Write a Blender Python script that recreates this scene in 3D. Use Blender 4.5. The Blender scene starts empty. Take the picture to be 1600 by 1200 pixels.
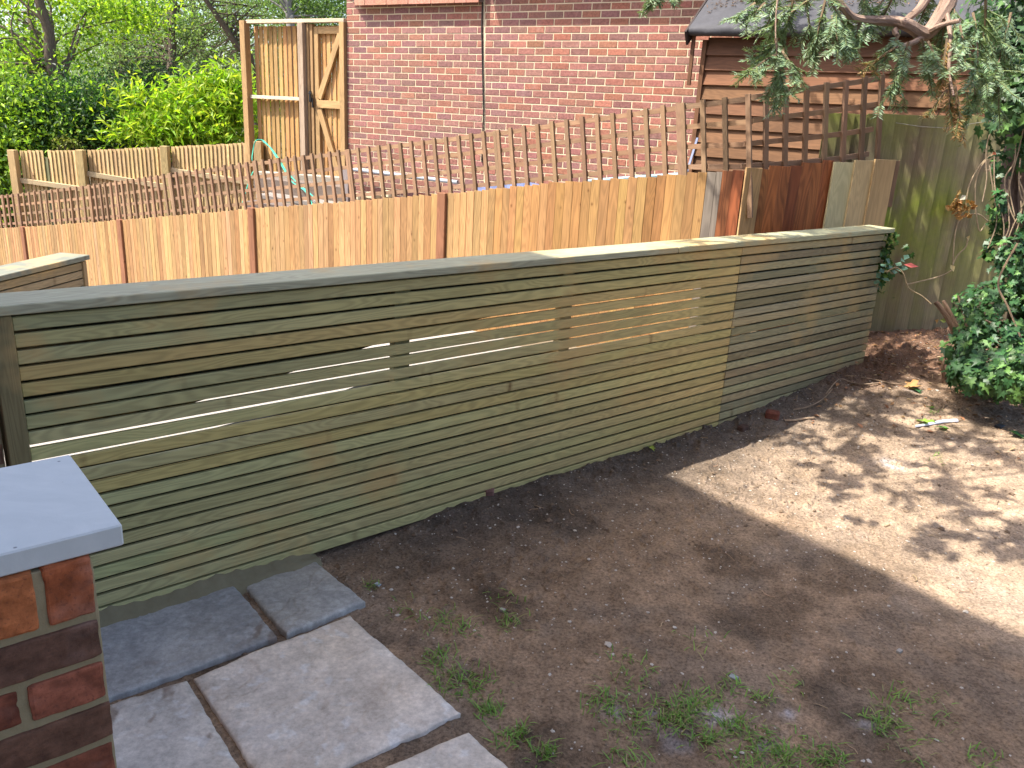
import bpy, math, random
import numpy as np
from mathutils import Vector, Matrix
random.seed(7)
RNG = np.random.default_rng(11)
sc = bpy.context.scene
# ------------------------------------------------------------------ camera
FPX = 1289.4; TH = math.radians(17.968); RO = math.radians(3.082); CZ = 1.65
CAM = np.array([0.0, 0.0, CZ])
_F = np.array([0, math.cos(TH), -math.sin(TH)]); _R = np.array([1.0, 0, 0]); _U = np.cross(_R, _F)
CR = math.cos(RO) * _R + math.sin(RO) * _U
CU = -math.sin(RO) * _R + math.cos(RO) * _U
cam = bpy.data.cameras.new('camera'); camo = bpy.data.objects.new('camera', cam)
sc.collection.objects.link(camo); sc.camera = camo
cam.sensor_width = 36.0; cam.lens = FPX / 1600 * 36.0; cam.clip_start = 0.05; cam.clip_end = 2000
M4 = Matrix.Identity(4)
for i in range(3):
    M4[i][0] = CR[i]; M4[i][1] = CU[i]; M4[i][2] = -_F[i]; M4[i][3] = CAM[i]
camo.matrix_world = M4
# ------------------------------------------------------------------ sky, sun, exposure
SV = np.array([-0.583, -0.194, 1.0]); SV /= np.linalg.norm(SV)
EL = math.asin(SV[2]); AZ = math.atan2(SV[0], SV[1])
wd = bpy.data.worlds.new('World'); sc.world = wd; wd.use_nodes = True
nt = wd.node_tree; bg = nt.nodes['Background']
sky = nt.nodes.new('ShaderNodeTexSky'); sky.sky_type = 'NISHITA'; sky.sun_disc = False
sky.sun_elevation = EL; sky.sun_rotation = AZ; sky.air_density = .8; sky.dust_density = 3.0; sky.ozone_density = .4
nt.links.new(sky.outputs[0], bg.inputs[0]); bg.inputs[1].default_value = 0.15
sl = bpy.data.lights.new('sun', 'SUN'); sl.energy = 3.4; sl.angle = math.radians(0.55); sl.color = (1.0, 0.94, 0.85)
so = bpy.data.objects.new('sun', sl); sc.collection.objects.link(so)
so.rotation_euler = Vector(-SV).to_track_quat('-Z', 'Y').to_euler(); so.location = (-10, -4, 20)
sc.view_settings.view_transform = 'Standard'; sc.view_settings.look = 'None'
sc.view_settings.exposure = 1.65; sc.view_settings.gamma = 1.0
sc.render.engine = 'CYCLES'; sc.cycles.max_bounces = 8; sc.cycles.diffuse_bounces = 4

# ------------------------------------------------------------------ geometry helpers
def ray(px, py):
    d = _F + CR * (px - 800) / FPX - CU * (py - 600) / FPX
    return d / np.linalg.norm(d)
def gz(px, py, z=0.0):
    d = ray(px, py); return CAM + d * (z - CZ) / d[2]
def onplane(px, py, P, n):
    d = ray(px, py); P = np.array(P, float); n = np.array(n, float)
    return CAM + d * ((P - CAM) @ n) / (d @ n)
def atd(px, py, dist):
    """point seen at px,py whose horizontal distance from the viewpoint is dist"""
    d = ray(px, py); return CAM + d * dist / math.hypot(d[0], d[1])
def V(*a): return np.array(a, float)
UPZ = V(0, 0, 1)
def dirn(yaw):
    return V(math.cos(yaw), math.sin(yaw), 0), V(math.sin(yaw), -math.cos(yaw), 0)
# slatted fence frame
FP = V(-1.417, 2.244, 0); FD, FN = dirn(math.radians(40.37))
def FF(u, p, z): return FP + FD * u + FN * p + UPZ * z
def uv_of(P):
    d = np.asarray(P)[..., :2] - FP[:2]
    return d @ FD[:2], d @ FN[:2]
# house wall frame
WD, WN = dirn(math.radians(-30.818)); W0 = V(-2.361, 11.41, 0)
def WW(t, o, z): return W0 + WD * t + WN * o + UPZ * z
# brown fence frames
AD, AN = dirn(math.radians(-35.485)); A0 = V(-7.017, 11.674, 0); BAY = 2.6
K = A0 + AD * 4 * BAY
E_ = V(2.586, 6.072, 0); BLEN = float(np.linalg.norm(E_ - K)); BD = (E_ - K) / BLEN; BN = V(BD[1], -BD[0], 0)
# green fence
GD, GN = dirn(math.radians(8)); G0 = V(2.65, 6.2, 0)
# shed
SD, SN = WD, WN; S0 = V(1.60, 8.06, 0)

def smooth(a, b, x):
    t = np.clip((x - a) / (b - a), 0, 1); return t * t * (3 - 2 * t)

# numpy value noise
def _hash(ix, iy, seed):
    h = (ix.astype(np.int64) * 374761393 + iy.astype(np.int64) * 668265263 + seed * 1442695041) & 0x7fffffff
    h = (h ^ (h >> 13)) * 1274126177 & 0x7fffffff
    return ((h ^ (h >> 16)) & 0xffff) / 65535.0
def vnoise(x, y, seed=0):
    x0 = np.floor(x); y0 = np.floor(y); fx = x - x0; fy = y - y0
    fx = fx * fx * (3 - 2 * fx); fy = fy * fy * (3 - 2 * fy)
    a = _hash(x0, y0, seed); b = _hash(x0 + 1, y0, seed); c = _hash(x0, y0 + 1, seed); d = _hash(x0 + 1, y0 + 1, seed)
    return (a * (1 - fx) + b * fx) * (1 - fy) + (c * (1 - fx) + d * fx) * fy
def fbm(x, y, seed=0, o=4):
    s = 0; a = .5; t = 0
    for i in range(o):
        s = s + a * vnoise(x * 2 ** i + 17.3 * i, y * 2 ** i - 9.1 * i, seed + i); t += a; a *= .5
    return s / t

class MB:
    """collects shapes; build() links them as ONE mesh with colour (col) and board-coordinate (bc) attributes"""
    def __init__(s): s.v = []; s.f = []; s.c = []; s.b = []; s.n = 0
    def add(s, verts, faces, col, bc=None):
        verts = np.asarray(verts, float); m = len(verts)
        s.v.append(verts); s.c.append(np.broadcast_to(np.asarray(col, float), (m, 3)).copy())
        s.b.append(verts if bc is None else np.asarray(bc, float))
        if isinstance(faces, np.ndarray): s.f.extend((faces + s.n).tolist())
        else: s.f.extend([[i + s.n for i in f] for f in faces])
        s.n += m
    def box(s, c, ax, half, col, bev=0.0, long=None, off=None):
        c = np.asarray(c, float); ax = [np.asarray(a, float) for a in ax]; h = np.asarray(half, float)
        if off is None: off = RNG.uniform(0, 50, 3)
        order = [0, 1, 2] if long is None else [long] + [i for i in range(3) if i != long]
        if long is None: order = list(np.argsort(-h))
        if bev <= 0:
            L = np.array([[x, y, z] for x in (-1, 1) for y in (-1, 1) for z in (-1, 1)], float) * h
            F = [[0, 1, 3, 2], [4, 6, 7, 5], [0, 4, 5, 1], [2, 3, 7, 6], [0, 2, 6, 4], [1, 5, 7, 3]]
        else:
            L = []; idx = {}
            for sx in (-1, 1):
                for sy in (-1, 1):
                    for sz in (-1, 1):
                        sg = (sx, sy, sz)
                        for k in range(3):
                            p = [sg[i] * (h[i] if i == k else h[i] - bev) for i in range(3)]
                            idx[(sg, k)] = len(L); L.append(p)
            L = np.array(L); F = []
            for k in range(3):
                a, b = [i for i in range(3) if i != k]
                for sk in (-1, 1):
                    q = []
                    for (sa, sb) in ((-1, -1), (1, -1), (1, 1), (-1, 1)):
                        sg = [0, 0, 0]; sg[k] = sk; sg[a] = sa; sg[b] = sb; q.append(idx[(tuple(sg), k)])
                    F.append(q)
                    for sa in (-1, 1):
                        pass
            for e in range(3):
                a, b = [i for i in range(3) if i != e]
                for sa in (-1, 1):
                    for sb in (-1, 1):
                        def g(se, k):
                            sg = [0, 0, 0]; sg[e] = se; sg[a] = sa; sg[b] = sb; return idx[(tuple(sg), k)]
                        F.append([g(-1, a), g(1, a), g(1, b), g(-1, b)])
            for sx in (-1, 1):
                for sy in (-1, 1):
                    for sz in (-1, 1):
                        F.append([idx[((sx, sy, sz), k)] for k in range(3)])
        W = c + L @ np.array(ax)
        s.add(W, F, col, L[:, order] + off)
    def rough(s, c, ax, half, col, rad=.008, amp=.0022, n=13, seed=0):
        h = np.asarray(half, float); L = []; F = []; k = 0
        for d in range(3):
            a, b = [i for i in range(3) if i != d]
            for sg in (-1, 1):
                g1 = np.linspace(-1, 1, n) * h[a]; g2 = np.linspace(-1, 1, n) * h[b]; A, B = np.meshgrid(g1, g2, indexing='ij')
                p = np.zeros((n, n, 3)); p[..., a] = A; p[..., b] = B; p[..., d] = sg * h[d]; L.append(p.reshape(-1, 3))
                ii = np.arange(n * n).reshape(n, n) + k; q = np.stack([ii[:-1, :-1], ii[1:, :-1], ii[1:, 1:], ii[:-1, 1:]], -1).reshape(-1, 4); F.append(q); k += n * n
        L = np.concatenate(L); inner = np.clip(L, -(h - rad), h - rad); o = L - inner; on = np.linalg.norm(o, axis=1, keepdims=True); o = o / (on + 1e-9)
        so = seed * 13.7; nz_ = fbm(L[:, 0] * 40 + so + L[:, 2] * 31, L[:, 1] * 40 + L[:, 2] * 47 + so, 5, 4) - .5; n2 = fbm(L[:, 0] * 12 + so, L[:, 2] * 12 + L[:, 1] * 9, 7, 2) - .5
        L2 = inner + o * (rad + (nz_ * amp * 2 + n2 * amp * 1.6))[:, None]
        cc = np.asarray(col)[None] * (1 + 1.0 * n2[:, None] + .9 * nz_[:, None])
        s.add(np.asarray(c) + L2 @ np.array(ax), np.concatenate(F), (0, 0, 0), L2 + RNG.uniform(0, 9, 3)); s.c[-1] = np.clip(cc, .01, 1)
    def tube(s, pts, rad, col, n=8, cap=True):
        pts = [np.asarray(p, float) for p in pts]; m = len(pts)
        if np.isscalar(rad): rad = [rad] * m
        vs = []; bc = []; prev = None; dist = 0; o = RNG.uniform(0, 50, 3)
        for i, p in enumerate(pts):
            t = pts[min(i + 1, m - 1)] - pts[max(i - 1, 0)]; t = t / (np.linalg.norm(t) + 1e-9)
            if prev is None:
                a = np.cross(t, UPZ if abs(t[2]) < .9 else V(1, 0, 0))
            else: a = prev - t * (prev @ t)
            a /= np.linalg.norm(a) + 1e-9; prev = a; b = np.cross(t, a)
            if i: dist += np.linalg.norm(p - pts[i - 1])
            for k in range(n):
                an = 2 * math.pi * k / n
                vs.append(p + rad[i] * (math.cos(an) * a + math.sin(an) * b)); bc.append([o[0] + dist, o[1] + rad[i] * math.cos(an), o[2] + rad[i] * math.sin(an)])
        F = [[i * n + k, i * n + (k + 1) % n, (i + 1) * n + (k + 1) % n, (i + 1) * n + k] for i in range(m - 1) for k in range(n)]
        if cap: F += [list(range(n))[::-1], [(m - 1) * n + k for k in range(n)]]
        s.add(vs, F, col, bc)
    def leaves(s, C, D, N, ln, wd, col, fold=0.25):
        """folded pointed leaves: arrays C centres, D directions, N normals"""
        C = np.asarray(C); m = len(C)
        if m == 0: return
        D = D / (np.linalg.norm(D, axis=1, keepdims=True) + 1e-9)
        S = np.cross(D, N); S /= (np.linalg.norm(S, axis=1, keepdims=True) + 1e-9); N = np.cross(S, D)
        ln = np.broadcast_to(ln, (m,))[:, None]; wd = np.broadcast_to(wd, (m,))[:, None]
        a = C - D * ln * .5; d = C + D * ln * .5
        b = C - D * ln * .05 + S * wd * .5 + N * wd * fold; e = C - D * ln * .05 - S * wd * .5 + N * wd * fold
        vs = np.stack([a, b, d, e], 1).reshape(-1, 3)
        base = np.arange(m)[:, None] * 4
        F = np.concatenate([base + np.array([0, 1, 2]), base + np.array([0, 2, 3])])
        cc = np.repeat(np.broadcast_to(col, (m, 3)), 4, axis=0)
        s.add(vs, F, (0, 0, 0)); s.c[-1] = cc.copy()
    def build(s, name, mat, parent=None, shade=False):
        me = bpy.data.meshes.new(name)
        v = np.concatenate(s.v); org = np.zeros(3)
        if parent is None: org = np.array([v[:, 0].mean(), v[:, 1].mean(), v[:, 2].min()])
        elif parent: org = np.array(parent.matrix_world.translation) if False else np.array(parent['_org'])
        me.from_pydata((v - org).tolist(), [], s.f); me.update()
        c = np.concatenate(s.c); c = np.concatenate([c, np.ones((len(c), 1))], 1)
        a = me.attributes.new('col', 'FLOAT_COLOR', 'POINT'); a.data.foreach_set('color', c.ravel())
        a = me.attributes.new('bc', 'FLOAT_VECTOR', 'POINT'); a.data.foreach_set('vector', np.concatenate(s.b).ravel())
        me.materials.append(mat)
        if shade: me.polygons.foreach_set('use_smooth', [True] * len(me.polygons))
        ob = bpy.data.objects.new(name, me); sc.collection.objects.link(ob)
        if parent is None: ob.location = org
        else: ob.parent = parent
        ob['_org'] = org.tolist()
        return ob

def tag(o, label=None, cat=None, group=None, kind=None):
    if label: o['label'] = label
    if cat: o['category'] = cat
    if group: o['group'] = group
    if kind: o['kind'] = kind
    return o
def thing(name, loc, label, cat, group=None):
    o = bpy.data.objects.new(name, None); sc.collection.objects.link(o)
    o.location = [float(a) for a in loc]; o['_org'] = [float(a) for a in loc]; o.empty_display_size = .2
    return tag(o, label, cat, group)

# ------------------------------------------------------------------ materials
class NT:
    def __init__(s, name, rough=.8, spec=.3):
        s.m = bpy.data.materials.new(name); s.m.use_nodes = True; s.t = s.m.node_tree
        s.p = s.t.nodes['Principled BSDF']; s.p.inputs['Roughness'].default_value = rough
        s.p.inputs['Specular IOR Level'].default_value = spec
    def n(s, ty, **kw):
        x = s.t.nodes.new(ty)
        for k, v in kw.items():
            if k in x.inputs: x.inputs[k].default_value = v
            else: setattr(x, k, v)
        return x
    def l(s, a, b): s.t.links.new(a, b)
    def attr(s, name): x = s.n('ShaderNodeAttribute'); x.attribute_name = name; return x
    def math(s, op, a, b=None, clamp=False):
        x = s.n('ShaderNodeMath', operation=op); x.use_clamp = clamp
        for i, q in enumerate((a, b)):
            if q is None: continue
            if isinstance(q, (int, float)): x.inputs[i].default_value = q
            else: s.l(q, x.inputs[i])
        return x.outputs[0]
    def mix(s, fac, a, b, mode='MIX'):
        x = s.n('ShaderNodeMix', data_type='RGBA', blend_type=mode)
        for i, q in ((0, fac), (6, a), (7, b)):
            if isinstance(q, (int, float)): x.inputs[i].default_value = q
            elif isinstance(q, tuple): x.inputs[i].default_value = (*q, 1)
            else: s.l(q, x.inputs[i])
        return x.outputs[2]
    def noise(s, vec, scale, detail=4, rough=.55, sc3=None, dist=0):
        if sc3 is not None:
            mp = s.n('ShaderNodeMapping'); mp.inputs['Scale'].default_value = sc3; s.l(vec, mp.inputs[0]); vec = mp.outputs[0]
        x = s.n('ShaderNodeTexNoise'); x.inputs['Scale'].default_value = scale; x.inputs['Detail'].default_value = detail
        x.inputs['Roughness'].default_value = rough; x.inputs['Distortion'].default_value = dist; s.l(vec, x.inputs['Vector']); return x
    def ramp(s, fac, pts):
        x = s.n('ShaderNodeValToRGB'); e = x.color_ramp.elements
        while len(e) < len(pts): e.new(.5)
        for q, (p, c) in zip(e, pts):
            q.position = p; q.color = (c, c, c, 1) if isinstance(c, (int, float)) else (*c, 1)
        s.l(fac, x.inputs[0]); return x.outputs[0]
    def bump(s, h, strength=.3, dist=.002):
        x = s.n('ShaderNodeBump'); x.inputs['Strength'].default_value = strength; x.inputs['Distance'].default_value = dist
        s.l(h, x.inputs['Height']); s.l(x.outputs[0], s.p.inputs['Normal']); return x

def wood(name, grain=.5, knots=.6, rough=.75, stain=None, coarse=1.0, blotch=.25):
    w = NT(name, rough, .25); col = w.attr('col').outputs['Color']; bc = w.attr('bc').outputs['Vector']
    # growth-ring cathedral pattern: stretched noise used as a ring field
    f = w.noise(bc, 1.0, 2, .5, (1.1 * coarse, 9 * coarse, 9 * coarse), .3).outputs['Fac']
    rings = w.math('SINE', w.math('MULTIPLY', f, 95.0))
    rings = w.math('ADD', w.math('MULTIPLY', rings, .5), .5)
    fine = w.noise(bc, 1.0, 5, .65, (6 * coarse, 320 * coarse, 320 * coarse)).outputs['Fac']
    g = w.math('ADD', w.math('MULTIPLY', rings, .55), w.math('MULTIPLY', fine, .8))
    gcol = w.ramp(g, [(.25, 1 - .55 * grain), (.95, 1.0 + .0)])
    c = w.mix(1.0, col, gcol, 'MULTIPLY')
    big = w.noise(bc, 1.0, 3, .6, (1.7, 7, 7)).outputs['Fac']
    c = w.mix(1.0, c, w.ramp(big, [(.3, 1 - blotch), (.7, 1.0)]), 'MULTIPLY')
    mp = w.n('ShaderNodeMapping'); mp.inputs['Scale'].default_value = (9.0, 12, 0.0); w.l(bc, mp.inputs[0])
    vo = w.n('ShaderNodeTexVoronoi'); vo.inputs['Scale'].default_value = 1.0; w.l(mp.outputs[0], vo.inputs['Vector'])
    kd = w.noise(bc, 60, 2).outputs['Fac']; kdist = w.math('ADD', vo.outputs['Distance'], w.math('MULTIPLY', w.math('SUBTRACT', kd, .5), .10))
    sc_ = w.n('ShaderNodeSeparateColor'); w.l(vo.outputs['Color'], sc_.inputs[0])
    k = w.math('MULTIPLY', w.ramp(kdist, [(.05, 1.0), (.12, .35), (.2, 0.0)]), w.math('GREATER_THAN', sc_.outputs[0], .74))
    c = w.mix(w.math('MULTIPLY', k, knots), c, w.mix(1.0, c, (.30, .19, .12), 'MULTIPLY'))
    if stain:
        geo = w.n('ShaderNodeNewGeometry').outputs['Position']
        st = w.noise(geo, stain[0], 4, .6).outputs['Fac']
        c = w.mix(w.ramp(st, [(stain[1], 0.0), (stain[2], 1.0)]), c, w.mix(.65, c, stain[3]))
    w.l(c, w.p.inputs['Base Color'])
    w.bump(g, .35, .0012)
    return w.m

M_slat = wood('treated slat wood', .5, .9, .7, stain=(2.4, .52, .66, (.50, .33, .13)), coarse=1.5, blotch=.15)
M_pine = wood('new fence board wood', .55, .75, .8, coarse=1.0)
M_pale = wood('pale timber', .35, .5, .8)
M_trel = wood('trellis lath wood', .4, .3, .85)
M_red = wood('red brown wet board wood', .8, .95, .45, blotch=.5, coarse=.8)
M_shed = wood('shed cladding wood', .45, .5, .7, blotch=.35)

def mossy():
    w = NT('mossy fence wood', .9, .2); col = w.attr('col').outputs['Color']; bc = w.attr('bc').outputs['Vector']
    geo = w.n('ShaderNodeNewGeometry').outputs['Position']
    fine = w.noise(bc, 1, 5, .6, (5, 180, 180)).outputs['Fac']
    c = w.mix(1.0, col, w.ramp(fine, [(.3, .6), (.7, 1.05)]), 'MULTIPLY')
    m1 = w.noise(geo, 2.6, 5, .6, (1, 1, .7)).outputs['Fac']
    sx = w.n('ShaderNodeSeparateXYZ'); w.l(geo, sx.inputs[0])
    band = w.ramp(w.math('DIVIDE', sx.outputs['Z'], 2.0), [(.1, .15), (.32, .55), (.6, 1.0), (.74, .25), (.9, .55)])
    sidef = w.ramp(w.math('DIVIDE', w.math('SUBTRACT', sx.outputs['X'], 2.2), 2.0), [(.0, 1.0), (.5, .7), (.9, .45)])
    mm = w.math('MULTIPLY', w.math('MULTIPLY', band, sidef), w.ramp(m1, [(.33, 0.15), (.55, 1.0)]), True)
    mcol = w.mix(w.noise(geo, 30, 3).outputs['Fac'], (.14, .20, .010), (.30, .37, .035))
    c = w.mix(mm, c, mcol)
    red = w.ramp(w.noise(geo, 3.5, 3).outputs['Fac'], [(.5, 0.0), (.7, .6)])
    c = w.mix(w.math('MULTIPLY', red, w.math('SUBTRACT', 1.0, mm)), c, (.16, .10, .075))
    w.l(c, w.p.inputs['Base Color']); w.bump(fine, .5, .002); return w.m
M_moss = mossy()

def brickm(name='brick', bumpd=.0025):
    w = NT(name, .88, .2); col = w.attr('col').outputs['Color']; geo = w.n('ShaderNodeNewGeometry').outputs['Position']
    n1 = w.noise(geo, 45, 5, .65).outputs['Fac']; n2 = w.noise(geo, 9, 4, .6).outputs['Fac']; n3 = w.noise(geo, 220, 2, .6).outputs['Fac']
    c = w.mix(1.0, col, w.ramp(n1, [(.25, .50), (.75, 1.2)]), 'MULTIPLY')
    c = w.mix(w.ramp(n2, [(.58, 0.0), (.80, .28)]), c, (.42, .30, .26))
    c = w.mix(w.ramp(n3, [(.3, .35), (.42, 0.0)]), c, (.06, .03, .03))
    w.l(c, w.p.inputs['Base Color'])
    h = w.math('ADD', w.math('MULTIPLY', n1, .7), w.math('MULTIPLY', n3, .3)); w.bump(h, .6, bumpd); return w.m
M_brick = brickm()
def mortar(name, a, b):
    w = NT(name, .95, .1); geo = w.n('ShaderNodeNewGeometry').outputs['Position']
    n1 = w.noise(geo, 60, 5, .7).outputs['Fac']; n2 = w.noise(geo, 5, 3).outputs['Fac']
    c = w.mix(w.math('MULTIPLY', w.math('ADD', n1, n2), .5), a, b); w.l(c, w.p.inputs['Base Color']); w.bump(n1, .7, .003); return w.m
M_mort = mortar('pale sand mortar', (.50, .41, .27), (.66, .55, .38))
M_mortd = mortar('old mortar', (.20, .165, .09), (.40, .33, .20))
M_haunch = mortar('damp mortar', (.13, .115, .07), (.25, .22, .14))

def plain(name, col, rough=.5, spec=.4, nscale=20, var=.15, bump=.0, metal=0):
    w = NT(name, rough, spec); geo = w.n('ShaderNodeNewGeometry').outputs['Position']
    n1 = w.noise(geo, nscale, 4, .6).outputs['Fac']
    c = w.mix(n1, tuple(x * (1 - var) for x in col), tuple(min(1, x * (1 + var)) for x in col)); w.l(c, w.p.inputs['Base Color'])
    w.p.inputs['Metallic'].default_value = metal
    if bump: w.bump(n1, .5, bump)
    return w.m

def leafm(name, trans=.35, rough=.45, spec=.4):
    w = NT(name, rough, spec); col = w.attr('col').outputs['Color']
    w.l(col, w.p.inputs['Base Color'])
    tr = w.n('ShaderNodeBsdfTranslucent'); c2 = w.mix(1.0, col, (1.25, 1.35, .55), 'MULTIPLY'); w.l(c2, tr.inputs[0])
    ms = w.n('ShaderNodeMixShader'); ms.inputs[0].default_value = trans
    out = w.t.nodes['Material Output']; w.l(w.p.outputs[0], ms.inputs[1]); w.l(tr.outputs[0], ms.inputs[2]); w.l(ms.outputs[0], out.inputs[0])
    return w.m
M_leaf = leafm('leaf', .5); M_ivy = leafm('ivy leaf', .22, .42, .35); M_needle = leafm('yew needle', .2, .45, .4)
M_grass = leafm('grass blade', .3, .5, .3); M_dry = leafm('dry leaf', .15, .8, .1)
def barkm(name='bark', sc_=1.0):
    w = NT(name, .9, .15); col = w.attr('col').outputs['Color']; bc = w.attr('bc').outputs['Vector']
    n = w.noise(bc, 1, 5, .7, (14 * sc_, 60 * sc_, 60 * sc_), .5).outputs['Fac']
    w.l(w.mix(1.0, col, w.ramp(n, [(.3, .5), (.7, 1.2)]), 'MULTIPLY'), w.p.inputs['Base Color']); w.bump(n, .9, .008); return w.m
M_bark = barkm()

def soilm():
    w = NT('bare soil', .95, .12); geo = w.n('ShaderNodeNewGeometry').outputs['Position']; a = w.attr('col').outputs['Color']
    n0 = w.noise(geo, 1.6, 4, .6).outputs['Fac']; n1 = w.noise(geo, 9, 6, .7).outputs['Fac']; n2 = w.noise(geo, 90, 4, .7).outputs['Fac']; n3 = w.noise(geo, 420, 2, .6).outputs['Fac']
    c = w.mix(1.0, a, w.ramp(n0, [(.3, .72), (.7, 1.1)]), 'MULTIPLY')
    c = w.mix(1.0, c, w.ramp(n1, [(.28, .55), (.62, 1.12)]), 'MULTIPLY')
    c = w.mix(1.0, c, w.ramp(n2, [(.3, .42), (.6, 1.18)]), 'MULTIPLY')
    c = w.mix(w.ramp(n3, [(.62, 0.0), (.72, .55)]), c, (.42, .35, .27))
    c = w.mix(w.ramp(n3, [(.30, .6), (.38, 0.0)]), c, (.05, .035, .025))
    w.l(c, w.p.inputs['Base Color'])
    h = w.math('ADD', w.math('MULTIPLY', n2, .7), w.math('MULTIPLY', n3, .35)); w.bump(h, .9, .010); return w.m
M_soil = soilm()
def slabm():
    w = NT('riven sandstone', .82, .25); geo = w.n('ShaderNodeNewGeometry').outputs['Position']; col = w.attr('col').outputs['Color']
    n1 = w.noise(geo, 60, 6, .75).outputs['Fac']; n2 = w.noise(geo, 260, 3, .7).outputs['Fac']
    c = w.mix(1.0, col, w.ramp(n1, [(.3, .70), (.7, 1.18)]), 'MULTIPLY')
    c = w.mix(w.ramp(n2, [(.64, 0), (.76, .45)]), c, (.6, .59, .57)); c = w.mix(w.ramp(n2, [(.26, .5), (.36, 0.0)]), c, (.12, .10, .09))
    w.l(c, w.p.inputs['Base Color'])
    h = w.math('ADD', w.math('MULTIPLY', n1, .8), w.math('MULTIPLY', n2, .4)); w.bump(h, .5, .003); return w.m
M_slab = slabm()

WARM = V(.385, .23, .10)      # sun-bleached new softwood
def jit(c, a=.12, hue=.04):
    c = np.asarray(c, float); k = 1 + RNG.uniform(-a, a); return np.clip(c * k * (1 + RNG.uniform(-hue, hue, 3)), 0, 1)

# ================================================================== SETTING
# ---- lower ground sheet (yard beyond the fences, out to the horizon)
def zpath(x, y):
    s = (x - K[0]) * AD[0] + (y - K[1]) * AD[1]
    return -.10 + .17 * np.clip(s + 2.6, -12, 0)
def zyard(x, y):
    p = (x - A0[0]) * AN[0] + (y - A0[1]) * AN[1]           # positive on the viewer's side
    s = (x - K[0]) * AD[0] + (y - K[1]) * AD[1]
    yard = -.25 + .20 * np.clip(s + 2.5, -9, 3) + .12 * np.clip(-p, 0, 4)
    yard = np.maximum(yard, -1.9)
    t = smooth(-.05, .05, p)
    return yard * (1 - t) + (zpath(x, y) - .05) * t
def grid(xs, ys, zf):
    X, Y = np.meshgrid(xs, ys, indexing='ij'); Z = zf(X, Y); nx, ny = X.shape
    vv = np.stack([X, Y, Z], -1).reshape(-1, 3); i = np.arange(nx * ny).reshape(nx, ny)
    F = np.stack([i[:-1, :-1], i[1:, :-1], i[1:, 1:], i[:-1, 1:]], -1).reshape(-1, 4)
    return vv, F
xs = np.concatenate([[-900, -300, -120, -60, -35], np.arange(-22, 16, .3), [25, 50, 120, 300, 900]])
ys = np.concatenate([[-900, -300, -60, -20], np.arange(-6, 30, .3), [40, 60, 120, 300, 900]])
vv, F_ = grid(xs, ys, lambda X, Y: zyard(X, Y) + .05 * fbm(X * .8, Y * .8, 3))
# keep the lower sheet below the garden
u_, p_ = uv_of(vv); vv[:, 2] = np.where((p_ > -.25), np.minimum(vv[:, 2], -.6), vv[:, 2])
vv[:, 2] = np.where((vv[:, 0] > 1.9) & (vv[:, 1] < 12), np.minimum(vv[:, 2], -.3), vv[:, 2])
g = MB(); g.add(vv, F_, (.16, .12, .08)); 
M_yard = mortar('yard earth', (.10, .08, .05), (.24, .19, .13))
tag(g.build('ground', M_yard), kind='structure')
# ---- concrete path between the two fences
def path_mesh():
    m = MB(); n = 60; vs = []; 
    for i in range(n + 1):
        s = -13 + 14.5 * i / n
        a = K + AD * s + AN * .12
        b = FF(0, -.13, 0) + AD * (s + 1.0) 
        for k in range(9):
            q = a + (FF(0, -.12, 0) + AD * s * .0 - a) * 0
            t = k / 8
            w_ = 5.6
            P = a + AN * w_ * t
            uu, pp = uv_of(P)
            if pp > -.13: P = P + FN * (-.13 - pp) if uu > -.6 else P
            vs.append([P[0], P[1], zpath(P[0], P[1]) + .006])
    F = [[i * 9 + k, i * 9 + k + 1, (i + 1) * 9 + k + 1, (i + 1) * 9 + k] for i in range(n) for k in range(8)]
    m.add(vs, F, (.5, .5, .5)); return m
M_conc = plain('pale concrete', (.30, .28, .25), .9, .2, 8, .12, .003)
tag(path_mesh().build('path', M_conc), kind='structure')

# ---- bare soil of the garden
def zsoil(u, p, fine=True):
    z = .15 * smooth(3.3, 5.3, u) * (1 - .35 * smooth(1.0, 3.5, p)) + .07 * smooth(4.7, 6.0, u) * (1 - smooth(.3, 1.6, p))
    z = z - .018 * (1 - smooth(1.15, 1.7, u)) * smooth(-.5, .1, p)
    z = z + .018 * smooth(1.2, 1.7, u) * np.exp(-(p / .16) ** 2)          # crumbly ridge at the fence foot
    z = z + .035 * (fbm(u * .9, p * .9, 5) - .5) * smooth(1.4, 2.2, u)
    if fine:
        z = z + .026 * (fbm(u * 4, p * 4, 9, 5) - .5)
        r = fbm(u * 28, p * 28, 21, 3); z = z + .010 * np.clip(r - .58, 0, 1) * 2
        rough = smooth(.45, .65, fbm(u * 1.7, p * 1.7, 31))
        near = np.exp(-(p / .22) ** 2) * smooth(1.2, 1.6, u) + .5 * smooth(4.0, 5, u) * (1 - smooth(.8, 2, p))
        z = z + (rough * .022 + near * .035) * (fbm(u * 16, p * 16, 41, 4) - .45)
        cl = vnoise(u * 42, p * 42, 77); z = z + (.008 + .016 * rough + .018 * near) * np.clip(cl - .70, 0, 1) * 2.2
    return z
us = np.concatenate([[-3, -2.2, -1.6], np.arange(-1.2, .2, .06), np.arange(.2, 5.0, .0125), [4.999, 5.001], np.arange(5.012, 6.3, .0125), np.arange(6.35, 9.5, .08)])
ps = np.concatenate([[-2.0, -1.6, -1.3], np.arange(-1.1, -.115, .03), [-.1051, -.1049], np.arange(-.09, 2.9, .0125), np.arange(2.95, 7, .1)])
def zz(U, P):
    z = zsoil(U, P); low = (P < -.105) & (U < 5.0); return np.where(low, -1.2, z)
vv, F_ = grid(us, ps, zz)
U, P = vv[:, 0].copy(), vv[:, 1].copy(); Z = vv[:, 2].copy()
vv = FP + U[:, None] * FD + P[:, None] * FN + Z[:, None] * UPZ
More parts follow.
